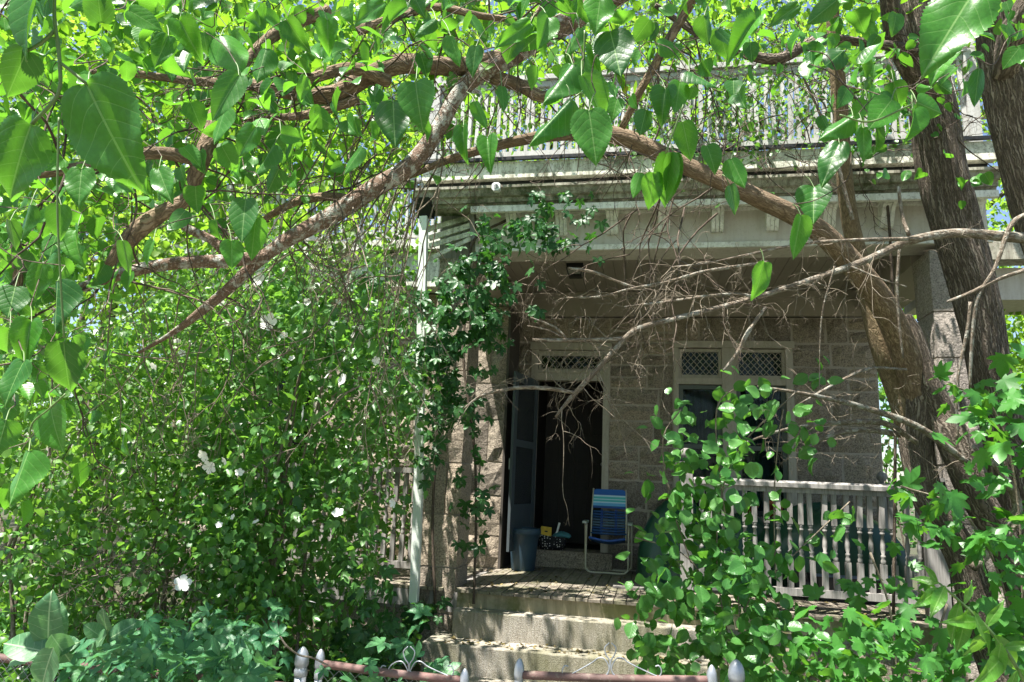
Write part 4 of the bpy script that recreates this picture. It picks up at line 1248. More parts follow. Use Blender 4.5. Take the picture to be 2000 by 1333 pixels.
# ------------------------------------------------------------------ trees in the front garden
# multi-stemmed tree with the arching limb
tA = thing('arching_tree', 'multi-stemmed brown tree on the right whose long limb arches left across the porch front', 'tree', P(1960, 1330, 4.9))
limb('trunk', [(1990, 1400, 4.85, 95), (1945, 1270, 4.9, 82), (1913, 1190, 4.9, 72), (1885, 1100, 4.9, 60), (1862, 1050, 4.9, 56), (1828, 1000, 4.9, 55), (1804, 950, 4.95, 53), (1789, 870, 5.0, 55), (1793, 790, 5.0, 68), (1790, 750, 5.0, 66)], M['bark_dark'], tA, furrow(8, .010, 3), 64, .022)
limb('limb', [(1800, 790, 5.0, 55), (1757, 660, 4.85, 51), (1700, 560, 4.6, 47), (1600, 452, 4.4, 42), (1480, 387, 4.3, 37), (1340, 325, 4.3, 34), (1215, 268, 4.3, 33), (1120, 262, 4.3, 26), (1040, 270, 4.3, 20), (950, 290, 4.3, 17), (870, 315, 4.3, 14), (800, 345, 4.4, 10), (740, 365, 4.5, 4)], M['bark_brown'], tA, furrow(5, .003, 5), 18, .04)
limb('limb', [(1790, 880, 5.0, 42), (1758, 770, 5.05, 48), (1725, 680, 5.05, 46), (1692, 560, 5.1, 38), (1662, 440, 5.1, 33), (1648, 330, 5.1, 30), (1640, 200, 5.1, 28), (1628, 60, 5.1, 24), (1618, -90, 5.1, 16)], M['bark_yellow'], tA, furrow(5, .002, 6), 16, .05)
limb('limb', [(1995, 1150, 4.8, 53), (1942, 1030, 4.8, 53), (1898, 950, 4.8, 54), (1859, 855, 4.85, 60), (1833, 800, 4.9, 51), (1812, 750, 4.9, 46), (1801, 700, 4.9, 36), (1785, 650, 4.9, 29), (1770, 617, 4.9, 19)], M['bark_dark'], tA, furrow(7, .008, 7), 48, .025)
lowbr = [[(1890, 905, 4.6, 18), (1800, 838, 4.5, 18), (1700, 800, 4.4, 15), (1600, 775, 4.3, 11), (1480, 755, 4.25, 5)],
         [(1790, 865, 4.6, 14), (1730, 828, 4.5, 15), (1640, 826, 4.4, 11), (1540, 838, 4.3, 8), (1440, 870, 4.3, 4)],
         [(1760, 850, 4.6, 16), (1690, 840, 4.5, 14), (1620, 852, 4.45, 9), (1570, 880, 4.4, 5)],
         [(1770, 722, 4.7, 6), (1700, 720, 4.6, 7), (1640, 745, 4.6, 6), (1560, 790, 4.5, 3)],
         [(1900, 870, 4.5, 12), (1960, 930, 4.4, 18), (1985, 1010, 4.4, 26), (1900, 1110, 4.3, 22)],
         [(1665, 430, 5.0, 10), (1630, 300, 5.0, 9), (1600, 220, 5.0, 6), (1560, 130, 5.0, 4)],
         [(1660, 560, 4.9, 5), (1560, 300, 4.8, 10), (1530, 260, 4.8, 8), (1490, 250, 4.8, 4)]]
for b in [[(x, y_, d, w*.75) for x, y_, d, w in q] for q in lowbr[:6]]: limb('dead_branch', b, M['bark_dead'], tA, furrow(3, .0015, 9), 8, .05)
# tree with the big furrowed trunk
tB = thing('furrowed_tree', 'tall tree with thick deeply furrowed grey trunk crossing the right end of the porch', 'tree', P(2080, 1330, 5.6))
limb('trunk', [(2090, 1420, 5.5, 130), (2040, 1200, 5.55, 111), (1998, 1000, 5.55, 85), (1962, 850, 5.6, 80), (1928, 700, 5.6, 77), (1902, 560, 5.6, 80), (1868, 450, 5.6, 80), (1842, 340, 5.6, 80), (1822, 230, 5.6, 80), (1800, 110, 5.6, 73), (1775, -10, 5.6, 68), (1740, -160, 5.6, 57)], M['bark_dark'], tB, furrow(9, .014, 13), 80, .022)
limb('limb', [(1815, 190, 5.5, 40), (1760, 100, 5.3, 36), (1740, 30, 5.2, 32), (1730, -60, 5.1, 28)], M['bark_dark'], tB, furrow(5, .006, 15), 16, .04)
limb('limb', [(1850, 110, 5.3, 20), (1700, 85, 5.1, 17), (1600, 78, 5.0, 20), (1520, 115, 4.95, 22), (1440, 100, 4.9, 18), (1360, 65, 4.8, 14), (1280, 10, 4.7, 8)], M['bark_dark'], tB, furrow(4, .004, 16), 12, .04)
deadmain = [(2060, 470, 4.2, 34), (1960, 462, 4.2, 31), (1870, 456, 4.2, 28), (1780, 470, 4.15, 26), (1700, 505, 4.1, 24), (1640, 528, 4.05, 22), (1560, 555, 4.0, 18), (1480, 580, 4.0, 17), (1400, 602, 3.95, 16), (1310, 625, 3.9, 15), (1240, 645, 3.9, 15), (1195, 690, 3.9, 15), (1155, 735, 3.9, 14), (1120, 772, 3.9, 13), (1085, 815, 3.9, 5)]
deads = [deadmain,
    [(1122, 768, 3.9, 10), (1080, 760, 3.9, 11), (1020, 757, 3.9, 10), (970, 765, 3.9, 9), (935, 776, 3.9, 7), (905, 800, 3.9, 3)],
    [(1215, 662, 3.9, 12), (1150, 664, 3.95, 10), (1090, 665, 4.0, 10), (1040, 664, 4.0, 8)],
    [(1105, 662, 4.0, 8), (1085, 640, 4.0, 8), (1035, 620, 4.0, 5)], [(1100, 660, 4.0, 5), (1070, 645, 4.0, 6), (1030, 637, 4.0, 5)],
    [(1800, 466, 4.1, 12), (1660, 470, 4.0, 10), (1560, 478, 3.95, 9), (1450, 500, 3.9, 8), (1380, 515, 3.9, 7), (1310, 522, 3.9, 4)],
    [(1500, 512, 3.9, 7), (1380, 530, 3.85, 9), (1300, 552, 3.85, 8), (1230, 565, 3.85, 7), (1170, 580, 3.85, 6), (1100, 582, 3.85, 4)],
    [(1240, 562, 3.85, 7), (1200, 548, 3.85, 7), (1160, 532, 3.85, 8), (1110, 524, 3.85, 5)],
    [(1480, 580, 3.95, 9), (1420, 575, 3.9, 8), (1300, 590, 3.9, 6), (1220, 600, 3.9, 3)],
    [(1660, 520, 4.0, 8), (1720, 545, 4.0, 6), (1770, 560, 4.0, 4)],
    [(1495, 600, 3.95, 9), (1460, 650, 3.9, 12), (1440, 690, 3.9, 10), (1412, 725, 3.9, 4)],
    [(1895, 590, 4.3, 9), (1890, 640, 4.3, 9), (1870, 750, 4.3, 6), (1870, 860, 4.3, 8)],
    [(2010, 525, 4.1, 12), (1950, 545, 4.1, 11), (1900, 570, 4.1, 9), (1850, 590, 4.1, 6)],
    [(2010, 415, 4.1, 12), (1975, 440, 4.1, 14), (1945, 520, 4.1, 10), (1920, 560, 4.1, 8), (1905, 600, 4.1, 10), (1898, 680, 4.1, 9), (1895, 760, 4.1, 8)],
    [(1755, 365, 4.3, 10), (1762, 420, 4.25, 12), (1775, 460, 4.2, 14)],
    [(1757, 480, 4.2, 8), (1752, 560, 4.2, 7), (1757, 640, 4.2, 6), (1764, 700, 4.2, 4)],
    [(1630, 520, 4.0, 5), (1605, 620, 4.0, 5), (1600, 760, 4.0, 3)]]
deads = [[(x, y_, d, w*.62) for x, y_, d, w in b] for b in deads]
for b in deads: limb('dead_branch', b, M['bark_dead'], tB, furrow(3, .0018, len(b)), 8, .03)
dl = [np.array([P(a, b, d) for a, b, d, w in q]) for q in deads]
def dstart(i, r_):
    q = dl[r_.choice([0, 0, 0, 1, 2, 2, 5, 6, 8])]; q = q[5:] if len(q) > 10 else q; p = along(q, r_, .004)
    return p, r_.normal(0, 1, 3)*np.array([1, .6, .8])-np.array([.4, 0, .35])
twigs(dstart, 60, .30, .0026, M['twig'], tB, seed=4, droop=.6)
def dstart2(i, r_):
    q = dl[0][6:] if r_.random() < .6 else dl[5]; p = along(q, r_, .004)
    return p, r_.normal(0, 1, 3)*np.array([.6, .4, .5])-np.array([.5, 0, .9])
twigs(dstart2, 14, .42, .003, M['twig'], tB, seed=5, droop=.5, wig=.16)
def dstart3(i, r_):
    q = np.array([P(a, b, d) for a, b, d, w in lowbr[r_.choice([0, 1, 2, 3])]]); return along(q, r_, .004), r_.normal(0, 1, 3)+np.array([-.3, 0, .3])
twigs(dstart3, 22, .36, .0028, M['twig'], tA, seed=6, droop=.1)
def dstart4(i, r_):
    p = P(r_.uniform(1150, 1900), r_.uniform(30, 320), r_.uniform(4.6, 6.0)); return p, r_.normal(0, 1, 3)
twigs(dstart4, 70, .7, .005, M['twig_dark'], tB, seed=7, droop=.2)
def dstart4b(i, r_):
    p = P(r_.uniform(1180, 1480), r_.uniform(330, 420), r_.uniform(4.4, 5.0)); return p, (r_.normal(-.6, .4), r_.normal(0, .3), r_.normal(-.8, .3))
twigs(dstart4b, 9, .9, .007, M['twig_dark'], tA, seed=17, droop=.3, wig=.15)
# mulberry whose trunk leans out at the upper right; its boughs overhang the whole garden
tC = thing('mulberry_tree', 'mulberry leaning out at the top right corner with big heart-shaped leaves hanging in front', 'tree', P(2330, 1330, 4.4))
limb('trunk', [(2330, 1420, 4.3, 134), (2230, 1000, 4.35, 109), (2110, 640, 4.4, 91), (2030, 420, 4.4, 79), (1990, 290, 4.4, 72), (1962, 170, 4.4, 67), (1940, 40, 4.4, 64), (1920, -60, 4.4, 64), (1880, -260, 4.35, 62), (1800, -480, 4.3, 55)], M['bark_dark'], tC, furrow(9, .012, 23), 64, .025)
limb('limb', [(1960, 150, 4.35, 40), (1985, 70, 4.2, 58), (2010, 20, 4.1, 54), (2050, -60, 4.0, 48)], M['bark_dark'], tC, furrow(6, .006, 25), 18, .04)
boughs = [[(1890, -220, 4.35, 51), (1600, -170, 4.2, 49), (1300, -60, 4.0, 46), (1080, 60, 3.9, 42), (1000, 110, 3.85, 39), (930, 150, 3.8, 36), (890, 190, 3.75, 32), (850, 260, 3.7, 34), (800, 325, 3.65, 36), (720, 375, 3.6, 37), (640, 425, 3.55, 34), (560, 470, 3.5, 27), (500, 515, 3.5, 22), (440, 570, 3.5, 19), (385, 615, 3.5, 15), (330, 655, 3.5, 8), (270, 690, 3.5, 4)],
    [(1000, 110, 3.85, 36), (900, 130, 3.8, 36), (790, 125, 3.7, 40), (720, 150, 3.65, 38), (650, 185, 3.6, 36), (570, 180, 3.6, 30), (480, 165, 3.6, 22), (380, 160, 3.6, 14), (270, 145, 3.6, 12), (160, 140, 3.6, 6)],
    [(760, 160, 3.6, 26), (690, 135, 3.5, 24), (620, 150, 3.45, 20), (560, 175, 3.4, 12)],
    [(700, 195, 3.6, 18), (600, 225, 3.55, 14), (520, 232, 3.5, 9), (440, 240, 3.5, 5)],
    [(520, 500, 3.5, 26), (450, 510, 3.4, 28), (380, 512, 3.35, 26), (300, 520, 3.3, 25), (230, 538, 3.25, 22), (150, 565, 3.2, 18), (60, 590, 3.15, 8)],
    [(640, 20, 3.4, 22), (520, 80, 3.2, 24), (430, 200, 3.0, 22), (412, 262, 2.9, 30), (395, 305, 2.85, 34), (380, 350, 2.85, 28), (365, 390, 2.85, 24), (320, 415, 2.85, 28), (270, 450, 2.85, 34), (235, 490, 2.85, 26), (210, 520, 2.85, 12)],
    [(395, 318, 2.85, 24), (340, 302, 2.8, 24), (280, 300, 2.75, 22), (200, 320, 2.7, 20), (110, 335, 2.65, 18), (0, 350, 2.6, 14)],
    [(30, 470, 2.7, 16), (35, 540, 2.7, 18), (32, 600, 2.7, 10)],
    [(435, 492, 3.4, 15), (415, 470, 3.4, 15), (370, 448, 3.4, 14), (335, 425, 3.4, 13), (300, 400, 3.4, 6)],
    [(700, 392, 3.6, 16), (640, 385, 3.7, 16), (580, 395, 3.8, 15), (530, 420, 3.9, 11), (490, 450, 4.0, 6)],
    [(1010, 90, 3.8, 20), (1060, 20, 3.6, 22), (1100, -60, 3.5, 22)],
    [(1130, 170, 3.9, 26), (1060, 190, 3.9, 24), (1020, 170, 3.9, 26), (960, 150, 3.85, 28)],
    [(1215, 250, 4.2, 12), (1250, 180, 4.1, 14), (1300, 90, 4.0, 18), (1340, 20, 4.0, 20), (1380, -50, 3.9, 22)],
    [(700, 60, 3.3, 20), (840, 15, 3.2, 16), (930, 30, 3.2, 14), (1030, 42, 3.2, 10)]]
for i, b in enumerate(boughs): limb('bough', b, M['bark_red'] if i in (0, 4, 8) else M['bark_brown'], tC, furrow(4, .0028, 30+i), 14, .035)
bl = [np.array([P(a, b, d) for a, b, d, w in q]) for q in boughs]
def bstart(i, r_):
    q = bl[r_.integers(0, len(bl))]; return along(q, r_, .01), r_.normal(0, 1, 3)
twigs(bstart, 95, .6, .006, M['twig_dark'], tC, seed=8, droop=.4)
def bstart2(i, r_):
    p = P(r_.uniform(640, 900), r_.uniform(230, 400), r_.uniform(3.6, 4.2)); return p, (r_.normal(-.35, .25), r_.normal(0, .3), -1)
twigs(bstart2, 24, .75, .006, M['twig'], tC, seed=9, droop=.7, wig=.14)
def bstart3(i, r_):
    p = P(r_.uniform(100, 760), r_.uniform(480, 760), r_.uniform(3.6, 4.6)); return p, (r_.normal(-.3, .6), r_.normal(0, .3), r_.normal(-.7, .4))
twigs(bstart3, 30, .55, .005, M['twig'], tC, seed=10, droop=.5, wig=.18)

heroes = [ # base x,y  tip x,y  depth, width factor
 (170,165,262,372,1.0,1.0),(95,-60,15,100,1.0,1.0),(52,100,12,192,1.0,1.05),(62,243,2,392,1.0,.95),(198,45,185,-45,1.0,1),
 (113,548,103,648,1.7,1),(125,668,130,772,1.7,1),(100,798,112,884,1.7,1.1),(57,880,14,988,1.5,1),(48,705,-2,792,1.6,.9),(62,628,40,708,1.7,.9),(12,820,-8,890,1.6,1),(85,515,62,590,1.8,.9),(20,640,0,700,1.7,1),(118,500,90,560,1.9,1),(30,560,15,620,1.8,1),
 (468,148,412,232,2.0,.75),(440,213,416,282,2.1,.95),(500,248,460,307,2.2,.95),(548,262,592,270,2.2,1.2),(536,283,494,347,2.2,.8),(768,200,770,278,1.9,1),(812,162,821,248,1.8,1),(708,288,670,342,2.1,.7),(752,5,684,46,1.8,.7),(797,15,738,50,1.8,.7),(852,38,808,72,1.9,.7),(1036,46,970,90,1.7,.6),(1070,35,1058,88,1.7,.9),
 (1116,195,1033,278,1.5,.62),(1150,215,1166,320,1.45,.98),(1135,148,1192,232,1.55,1),(1120,125,1058,200,1.6,.9),(1192,62,1212,145,1.6,.9),(1155,88,1168,148,1.65,.6),(1132,55,1104,112,1.7,.9),(1172,-5,1166,58,1.6,1),
 (952,270,955,325,2.3,.7),(928,198,952,252,2.2,.65),(980,170,986,218,2.2,.6),(905,248,904,312,2.2,.65),(1050,130,1040,178,1.9,.9),
 (1275,337,1272,412,1.8,.9),(1315,300,1308,398,1.8,.6),(1250,338,1236,388,1.9,.7),(1333,238,1350,315,1.8,.75),(1380,285,1402,337,1.9,.9),(1428,310,1456,367,1.9,.8),(1425,362,1440,420,1.9,1),(1308,300,1295,405,1.8,.6),(1345,140,1402,168,1.9,1),(1328,160,1320,218,1.9,.8),(1300,175,1290,230,1.9,.9),(1262,215,1250,265,1.9,1),
 (1640,280,1604,358,1.8,.75),(1590,365,1588,428,1.9,1),(1565,420,1547,508,1.7,.55),(1493,512,1476,590,1.6,.85),(1782,212,1792,267,1.8,1.1),(1790,200,1842,222,1.8,1.1),(1742,195,1698,252,1.8,.95),(1695,200,1660,235,1.9,1.1),(1668,228,1598,272,1.8,.8),(1905,-20,1808,128,1.2,.85),(1850,90,1822,150,1.6,.8),(1912,135,1904,208,1.6,.55),(1686,250,1690,318,1.8,.6),(1712,245,1716,308,1.8,.5),(1635,0,1578,46,1.9,.7),(1560,10,1500,50,2.0,.7),(1476,40,1424,97,1.9,.65),(1375,30,1385,90,2.0,.9),(1400,60,1440,95,2.1,.9),(1745,160,1760,215,2.0,.9),(1720,180,1725,235,2.0,.9),
 (250,20,320,60,2.2,.9),(350,40,390,110,2.2,.9),(430,70,470,140,2.3,.9),(330,70,300,130,2.3,.9),(560,40,600,100,2.2,.9),(520,95,500,160,2.3,.8),(600,150,580,200,2.3,.9),(640,40,640,100,2.3,.9),(880,70,900,130,2.1,.9),(930,90,920,150,2.2,.9),(480,390,470,470,2.1,.8),(500,425,490,510,2.1,.7),(452,470,455,525,2.1,1.1),(420,430,425,470,2.2,.9),(545,330,520,380,2.3,.8),
 (240,470,250,540,2.0,.8),(150,450,140,510,1.9,.9),(60,400,40,470,1.8,.9),(160,330,150,400,1.8,.9),(120,400,112,470,1.8,.9),(20,430,30,490,1.8,.9),(310,330,330,390,2.2,.8),(300,470,280,520,2.2,.7)]
hp_, hy_, hz_, hs_, hw_ = [], [], [], [], []
tw = MB(); tw2 = MB()
for (bx_, by_, tx_, ty_, d, w) in heroes:
    b = P(bx_, by_, d); dz = random.uniform(-.035, .02)*d
    t = P(tx_, ty_, d+dz)
    yv = t-b; s = np.linalg.norm(yv)
    zv = -CF+CR*random.uniform(-.7, .7)+CU*random.uniform(-.1, .8)
    hp_.append(b); hy_.append(yv); hz_.append(zv); hs_.append(s); hw_.append(w)
    k = P(bx_+random.uniform(-18, 18), by_-random.uniform(22, 40)/d**.3, d+.04)
    tw.tube(spline([b+yv*.02, (b+k)/2+np.array([0, 0, .006]), k], n=4), .0011*math.sqrt(d), 5, False)
    if random.random() < .8:
        k2 = P(bx_+random.uniform(-130, 130), by_-random.uniform(50, 150), d+random.uniform(.1, .6))
        tw2.tube(spline([k, k*.7+k2*.3+rng.normal(0, .025, 3), k*.3+k2*.7+rng.normal(0, .025, 3), k2], n=4), .0011*math.sqrt(d), 5, False)
tw.build('leaf_stalk', M['stem_green'], tC)['kind'] = 'stuff'
tw2.build('twig', M['twig_dark'], tC)['kind'] = 'stuff'
for q in ([(108, -60), (106, 30), (112, 80), (117, 130), (113, 185), (62, 243)], [(107, 60), (80, 85), (52, 100)], [(116, 122), (140, 140), (170, 165)], [(1142, 60), (1140, 120), (1134, 180), (1140, 200), (1152, 216)], [(1134, 182), (1116, 195)], [(115, 230), (112, 400), (118, 540), (125, 660)], [(128, 770), (95, 800), (62, 830), (58, 880)], [(1640, 225), (1700, 238), (1780, 205)], [(1335, 205), (1322, 240), (1300, 300)]):
    d = 1.0 if q[0][0] < 120 and q[0][1] < 130 else 1.65
    limb('leaf_twig', [(x, y, d, 7 if d == 1 else 4) for x, y in q], M['stem_green'], tC, None, 6, .01)
for i in range(len(heroes)):
    leaf_objs('leaf', 'hero%d' % (i % 3), (T_hero, T_heroB, T_heroC)[i % 3], np.array([hp_[i]]), np.array([hy_[i]]), np.array([hz_[i]]), np.array([hs_[i]]), M['leaf_mulberry'], tC, hw_[i]*.94)
# hanging leaves of the boughs, then the crown above the garden
pos, off = cloud([(-60, -60), (1000, -60), (960, 60), (860, 130), (700, 210), (560, 300), (470, 380), (300, 390), (190, 430), (150, 640), (90, 860), (-60, 950)], (2.4, 4.4), 220, 5.0, .12)
p2, o2 = cloud([(1000, -60), (2060, -60), (1980, 60), (1800, 170), (1620, 150), (1420, 110), (1250, 150), (1060, 110)], (2.4, 4.4), 74, 4.5, .13)
p3, o3 = cloud([(-60, 350), (140, 400), (120, 640), (-60, 700)], (2.2, 3.6), 18, 4, .12)
pos = np.vstack([pos, p2, p3]); off = np.vstack([off, o2, o3])
y, z = orient(off, .6, .5, .8, .65, .3)
foliage(tC, 'mid', T_mid, pos, y, z, rng.uniform(.05, .11, len(pos)), M['leaf_mulberry'], 300-len(heroes), T_mid)
# crown: clumps over the yard, out to the sides and above
nC = 240
c = np.stack([rng.uniform(-3.6, 6.5, nC), rng.uniform(-3.0, 4.6, nC), rng.uniform(4.3, 7.6, nC)], 1)
keep = (np.sin(c[:, 0]*1.3+1.0)+np.sin(c[:, 1]*1.7+c[:, 0]*.6)+np.sin(c[:, 2]*2+c[:, 1])) > -.75
c = c[keep]
pos = np.repeat(c, 26, 0); off = rng.normal(0, .27, pos.shape); pos = pos+off
y, z = orient(off, .8, .6, .5, .6)
o = scatter('crown', T_low, pos, y, z, rng.uniform(.085, .13, len(pos)), M['leaf_mulberry_small'], tC); o['kind'] = 'stuff'
pos, off = cloud([(-100, -100), (1050, -100), (900, 110), (760, 230), (620, 320), (420, 380), (-100, 470)], (3.8, 5.6), 260, 8, .22)
y, z = orient(off, .7, .5, .6, .6, .2)
o = scatter('crown', T_low, pos, y, z, rng.uniform(.07, .11, len(pos)), M['leaf_mulberry_small'], tC); o['kind'] = 'stuff'
# crown of the furrowed tree above the balcony
pos, off = cloud([(1050, -150), (2150, -150), (2100, 60), (1750, 110), (1400, 70), (1150, 80)], (5.0, 8.0), 170, 9, .25)
y, z = orient(off, .7, .5, .6, .6)
o = scatter('crown', T_low, pos, y, z, rng.uniform(.06, .1, len(pos)), M['leaf_mulberry_small'], tB); o['kind'] = 'stuff'
pos, off = cloud([(1600, 130), (1900, 200), (1900, 420), (1740, 470), (1580, 330)], (4.6, 5.6), 10, 4, .1)
y, z = orient(off, .5, .5, .8, .5, .4)
foliage(tA, 'mid', T_mid, pos, y, z, rng.uniform(.06, .1, len(pos)), M['leaf_mulberry'], 60)

# ------------------------------------------------------------------ vine on the balcony railing
vb = thing('balcony_vine', 'tangled small-leaved vine climbing through the balcony railing', 'vine', (1.0, 6.5, 4.6))
pos, off = cloud([(1150, 180), (1300, 140), (1500, 100), (1740, 120), (1760, 290), (1500, 290), (1380, 320), (1200, 280)], (5.7, 6.9), 190, 7, .12)
p2, o2 = cloud([(850, 130), (1060, 130), (1030, 270), (860, 330)], (5.6, 7.0), 60, 7, .14)
pos = np.vstack([pos, p2]); off = np.vstack([off, o2])
y, z = orient(off, .7, .5, .6, .6, .2)
foliage(vb, 'ovlo', T_ovlo, pos, y, z, rng.uniform(.035, .065, len(pos)), M['leaf_hibiscus'], 200)
def vstart(i, r_):
    return P(r_.uniform(1050, 1800), r_.uniform(120, 330), r_.uniform(6.0, 6.6)), r_.normal(0, 1, 3)
twigs(vstart, 45, .7, .006, M['twig_dark'], vb, seed=31)
MB().tube(spline([PY(1745, 1200, 6.45), PY(1748, 800, 6.45), PY(1735, 420, 6.4), PY(1700, 280, 6.4), PY(1600, 240, 6.45)], n=6), .012, 6).build('stem', M['twig_dark'], vb)

# ------------------------------------------------------------------ creeper on the left column
vc = thing('column_creeper', 'dark glossy five-leaved creeper smothering the left stone column and porch corner', 'creeper', (-1.9, 6.5, 0))
def creeper(parent, poly, dr, nc, per, spread, smin, smax, nobj, mat='leaf_creeper', face=.75):
    pos, off = cloud(poly, dr, nc, per, spread)
    y, z = orient(off, .35, .5, .8, .45, face)
    foliage(parent, 'palm', T_palm, pos, y, z, rng.uniform(smin, smax, len(pos)), M[mat], nobj, T_palm)
pos_all = []
regs = [([(838, 560), (900, 520), (960, 560), (980, 640), (950, 760), (930, 850), (830, 860), (815, 700)], (6.05, 6.5), 95, 3.0),
        ([(935, 440), (1010, 410), (1070, 430), (1120, 470), (1100, 510), (1000, 540), (940, 540)], (6.1, 6.5), 32, 2.8),
        ([(900, 480), (990, 540), (990, 620), (920, 640)], (6.1, 6.5), 14, 3.0),
        ([(1130, 430), (1180, 410), (1180, 480), (1140, 500)], (6.1, 6.3), 5, 2.0),
        ([(1040, 530), (1070, 530), (1070, 640), (1040, 600)], (6.3, 6.5), 4, 2.0),
        ([(1050, 370), (1180, 370), (1180, 410), (1050, 400)], (6.0, 6.2), 7, 2.0),
        ([(905, 860), (945, 860), (940, 1050), (905, 1120)], (6.2, 6.5), 10, 2.0),
        ([(815, 860), (850, 860), (845, 960), (815, 960)], (6.1, 6.4), 6, 2.0),
        ([(800, 1185), (875, 1185), (868, 1225), (800, 1230)], (6.3, 6.5), 14, 2.6),
        ([(640, 560), (820, 500), (815, 720), (700, 760), (640, 660)], (6.0, 6.8), 40, 3.0),
        ([(700, 1130), (790, 1180), (785, 1300), (640, 1300), (650, 1180)], (4.8, 5.8), 38, 2.6)]
A, B = [], []
for poly, dr, nc, per in regs:
    a, b = cloud(poly, dr, nc, per, .07); A.append(a); B.append(b)
pos = np.vstack(A); off = np.vstack(B)
y, z = orient(off, .45, .5, .8, .45, .6)
foliage(vc, 'palm', T_palm, pos, y, z, rng.uniform(.07, .12, len(pos)), M['leaf_creeper'], 300, T_palm)
for q in ([(925, 1180), (930, 1000), (925, 860), (905, 700), (915, 560), (925, 470), (990, 430)], [(850, 1180), (845, 1000), (860, 800), (880, 600), (920, 500)]):
    MB().tube(spline([PY(x, yy, 6.47) for x, yy in q], n=5), .014, 6).build('stem', M['twig_dark'], vc)
def cstart(i, r_): return PY(r_.uniform(880, 1150), r_.uniform(430, 640), 6.4), r_.normal(0, 1, 3)*np.array([1, .2, .6])-np.array([0, 0, .4])
twigs(cstart, 18, .5, .003, M['twig'], vc, seed=33)

# ------------------------------------------------------------------ rose of sharon and other shrubs on the left
def shrub(name, label, cat, poly, dr, nc, per, spread, smin, smax, key, tpl, matk, nobj, stems, low=None, group=None, face=.25):
    pos, off = cloud(poly, dr, nc, per, spread)
    b = np.median(pos, 0)
    t = thing(name, label, cat, (b[0], b[1], 0), group)
    y, z = orient(off, .6, .5, .6, .6, face)
    foliage(t, key, tpl, pos, y, z, rng.uniform(smin, smax, len(pos)), M[matk], nobj, low or tpl)
    lo, hi = np.percentile(pos, 8, 0), np.percentile(pos, 92, 0)
    for k in range(stems):
        x0, y0 = b[0]+rng.uniform(-.25, .25), b[1]+rng.uniform(-.25, .25)
        x1, y1 = rng.uniform(lo[0], hi[0]), rng.uniform(lo[1], hi[1]); z1 = rng.uniform(.6*hi[2], hi[2])
        s = spline([(x0, y0, 0), (x0+(x1-x0)*.25, y0+(y1-y0)*.25, z1*.45), (x0+(x1-x0)*.7, y0+(y1-y0)*.7, z1*.8), (x1, y1, z1)], n=6)
        MB().tube(s, np.linspace(.016, .004, len(s)), 6).build('stem', M['twig'], t)
    return t, lo, hi
rA, *_ = shrub('rose_of_sharon', 'rose of sharon shrub with white blooms left of the downspout', 'shrub',
    [(470, 620), (560, 540), (700, 560), (800, 600), (800, 760), (790, 900), (740, 880), (735, 885), (715, 920), (712, 1080), (725, 1120), (640, 1180), (520, 1200), (420, 1180), (380, 1000), (420, 800)], (4.6, 6.2), 250, 18, .13, .05, .115, 'hib', T_hib, 'leaf_hibiscus', 300, 9)
rB, *_ = shrub('rose_of_sharon', 'tall rose of sharon shrub whose white blooms stand highest near the pale branch', 'shrub',
    [(200, 620), (330, 560), (480, 500), (620, 500), (600, 640), (480, 760), (420, 900), (330, 980), (220, 900), (180, 760)], (4.9, 6.8), 290, 18, .15, .04, .085, 'hibB', T_hib, 'leaf_thicket_sunlit', 300, 7)
rC, *_ = shrub('leafy_thicket', 'bright small-leaved thicket at the left edge under the hanging mulberry leaves', 'shrub',
    [(-80, 640), (80, 620), (220, 700), (330, 880), (330, 1010), (200, 1030), (150, 1150), (-80, 1180)], (4.4, 6.6), 260, 18, .15, .035, .08, 'ovlo', T_ovlo, 'leaf_thicket_sunlit', 300, 8)
rD, *_ = shrub('dry_thicket', 'half-bare bush with dry twigs in the shaded hollow at lower left', 'shrub',
    [(100, 1000), (420, 980), (540, 1100), (560, 1240), (40, 1240), (40, 1100)], (4.4, 6.4), 300, 9, .13, .04, .07, 'ovlo', T_ovlo, 'leaf_hibiscus', 150, 6)
def hst(i, r_): return P(r_.uniform(130, 420), r_.uniform(1030, 1200), r_.uniform(4.5, 5.6)), r_.normal(0, 1, 3)
twigs(hst, 60, .4, .004, M['twig'], rD, seed=41)
# wall of leaves on the terrace railing side and behind
rE, *_ = shrub('terrace_shrub', 'shaded shrub pressed against the granite wing wall behind the terrace railing', 'shrub',
    [(350, 520), (800, 470), (825, 640), (815, 1080), (640, 1120), (250, 1020)], (7.3, 8.5), 560, 13, .16, .05, .08, 'ovlo', T_ovlo, 'leaf_hibiscus', 120, 6)
# white blooms
blooms = [(508,547,24),(525,630,30),(593,808,26),(357,1140,26),(660,1003,18),(768,983,16),(676,550,22),(612,520,22),(670,742,20),(735,705,14),(410,912,22),(398,890,20),(468,924,14),(440,900,14),(555,655,12),(722,672,14),(600,590,12),(430,590,14),(480,560,12),(300,715,14),(345,665,10),(660,590,10),(570,700,10),(705,640,10),(500,1020,12),(428,1026,12),(610,1175,14),(355,690,12),(240,545,10),(640,735,12),(690,655,10),(455,1010,10)]
fp, fy, fz, fs = [], [], [], []
for (x, yy, s) in blooms:
    d = 4.35 if yy > 780 else 4.6
    fp.append(P(x, yy, d)); fs.append(s*1.15*d/FPX)
    n_ = -CF+rng.normal(0, .45, 3)+np.array([-.1, -.1, .25]); fz.append(n_); fy.append(rng.normal(0, 1, 3))
fp, fy, fz, fs = map(np.array, (fp, fy, fz, fs))
m = np.array([b[0] > 400 and b[1] > 560 for b in blooms])
leaf_objs('bloom', 'flower', T_flower, fp[m], fy[m], fz[m], fs[m], M['petal'], rA)
leaf_objs('bloom', 'flower', T_flower, fp[~m], fy[~m], fz[~m], fs[~m], M['petal'], rB)

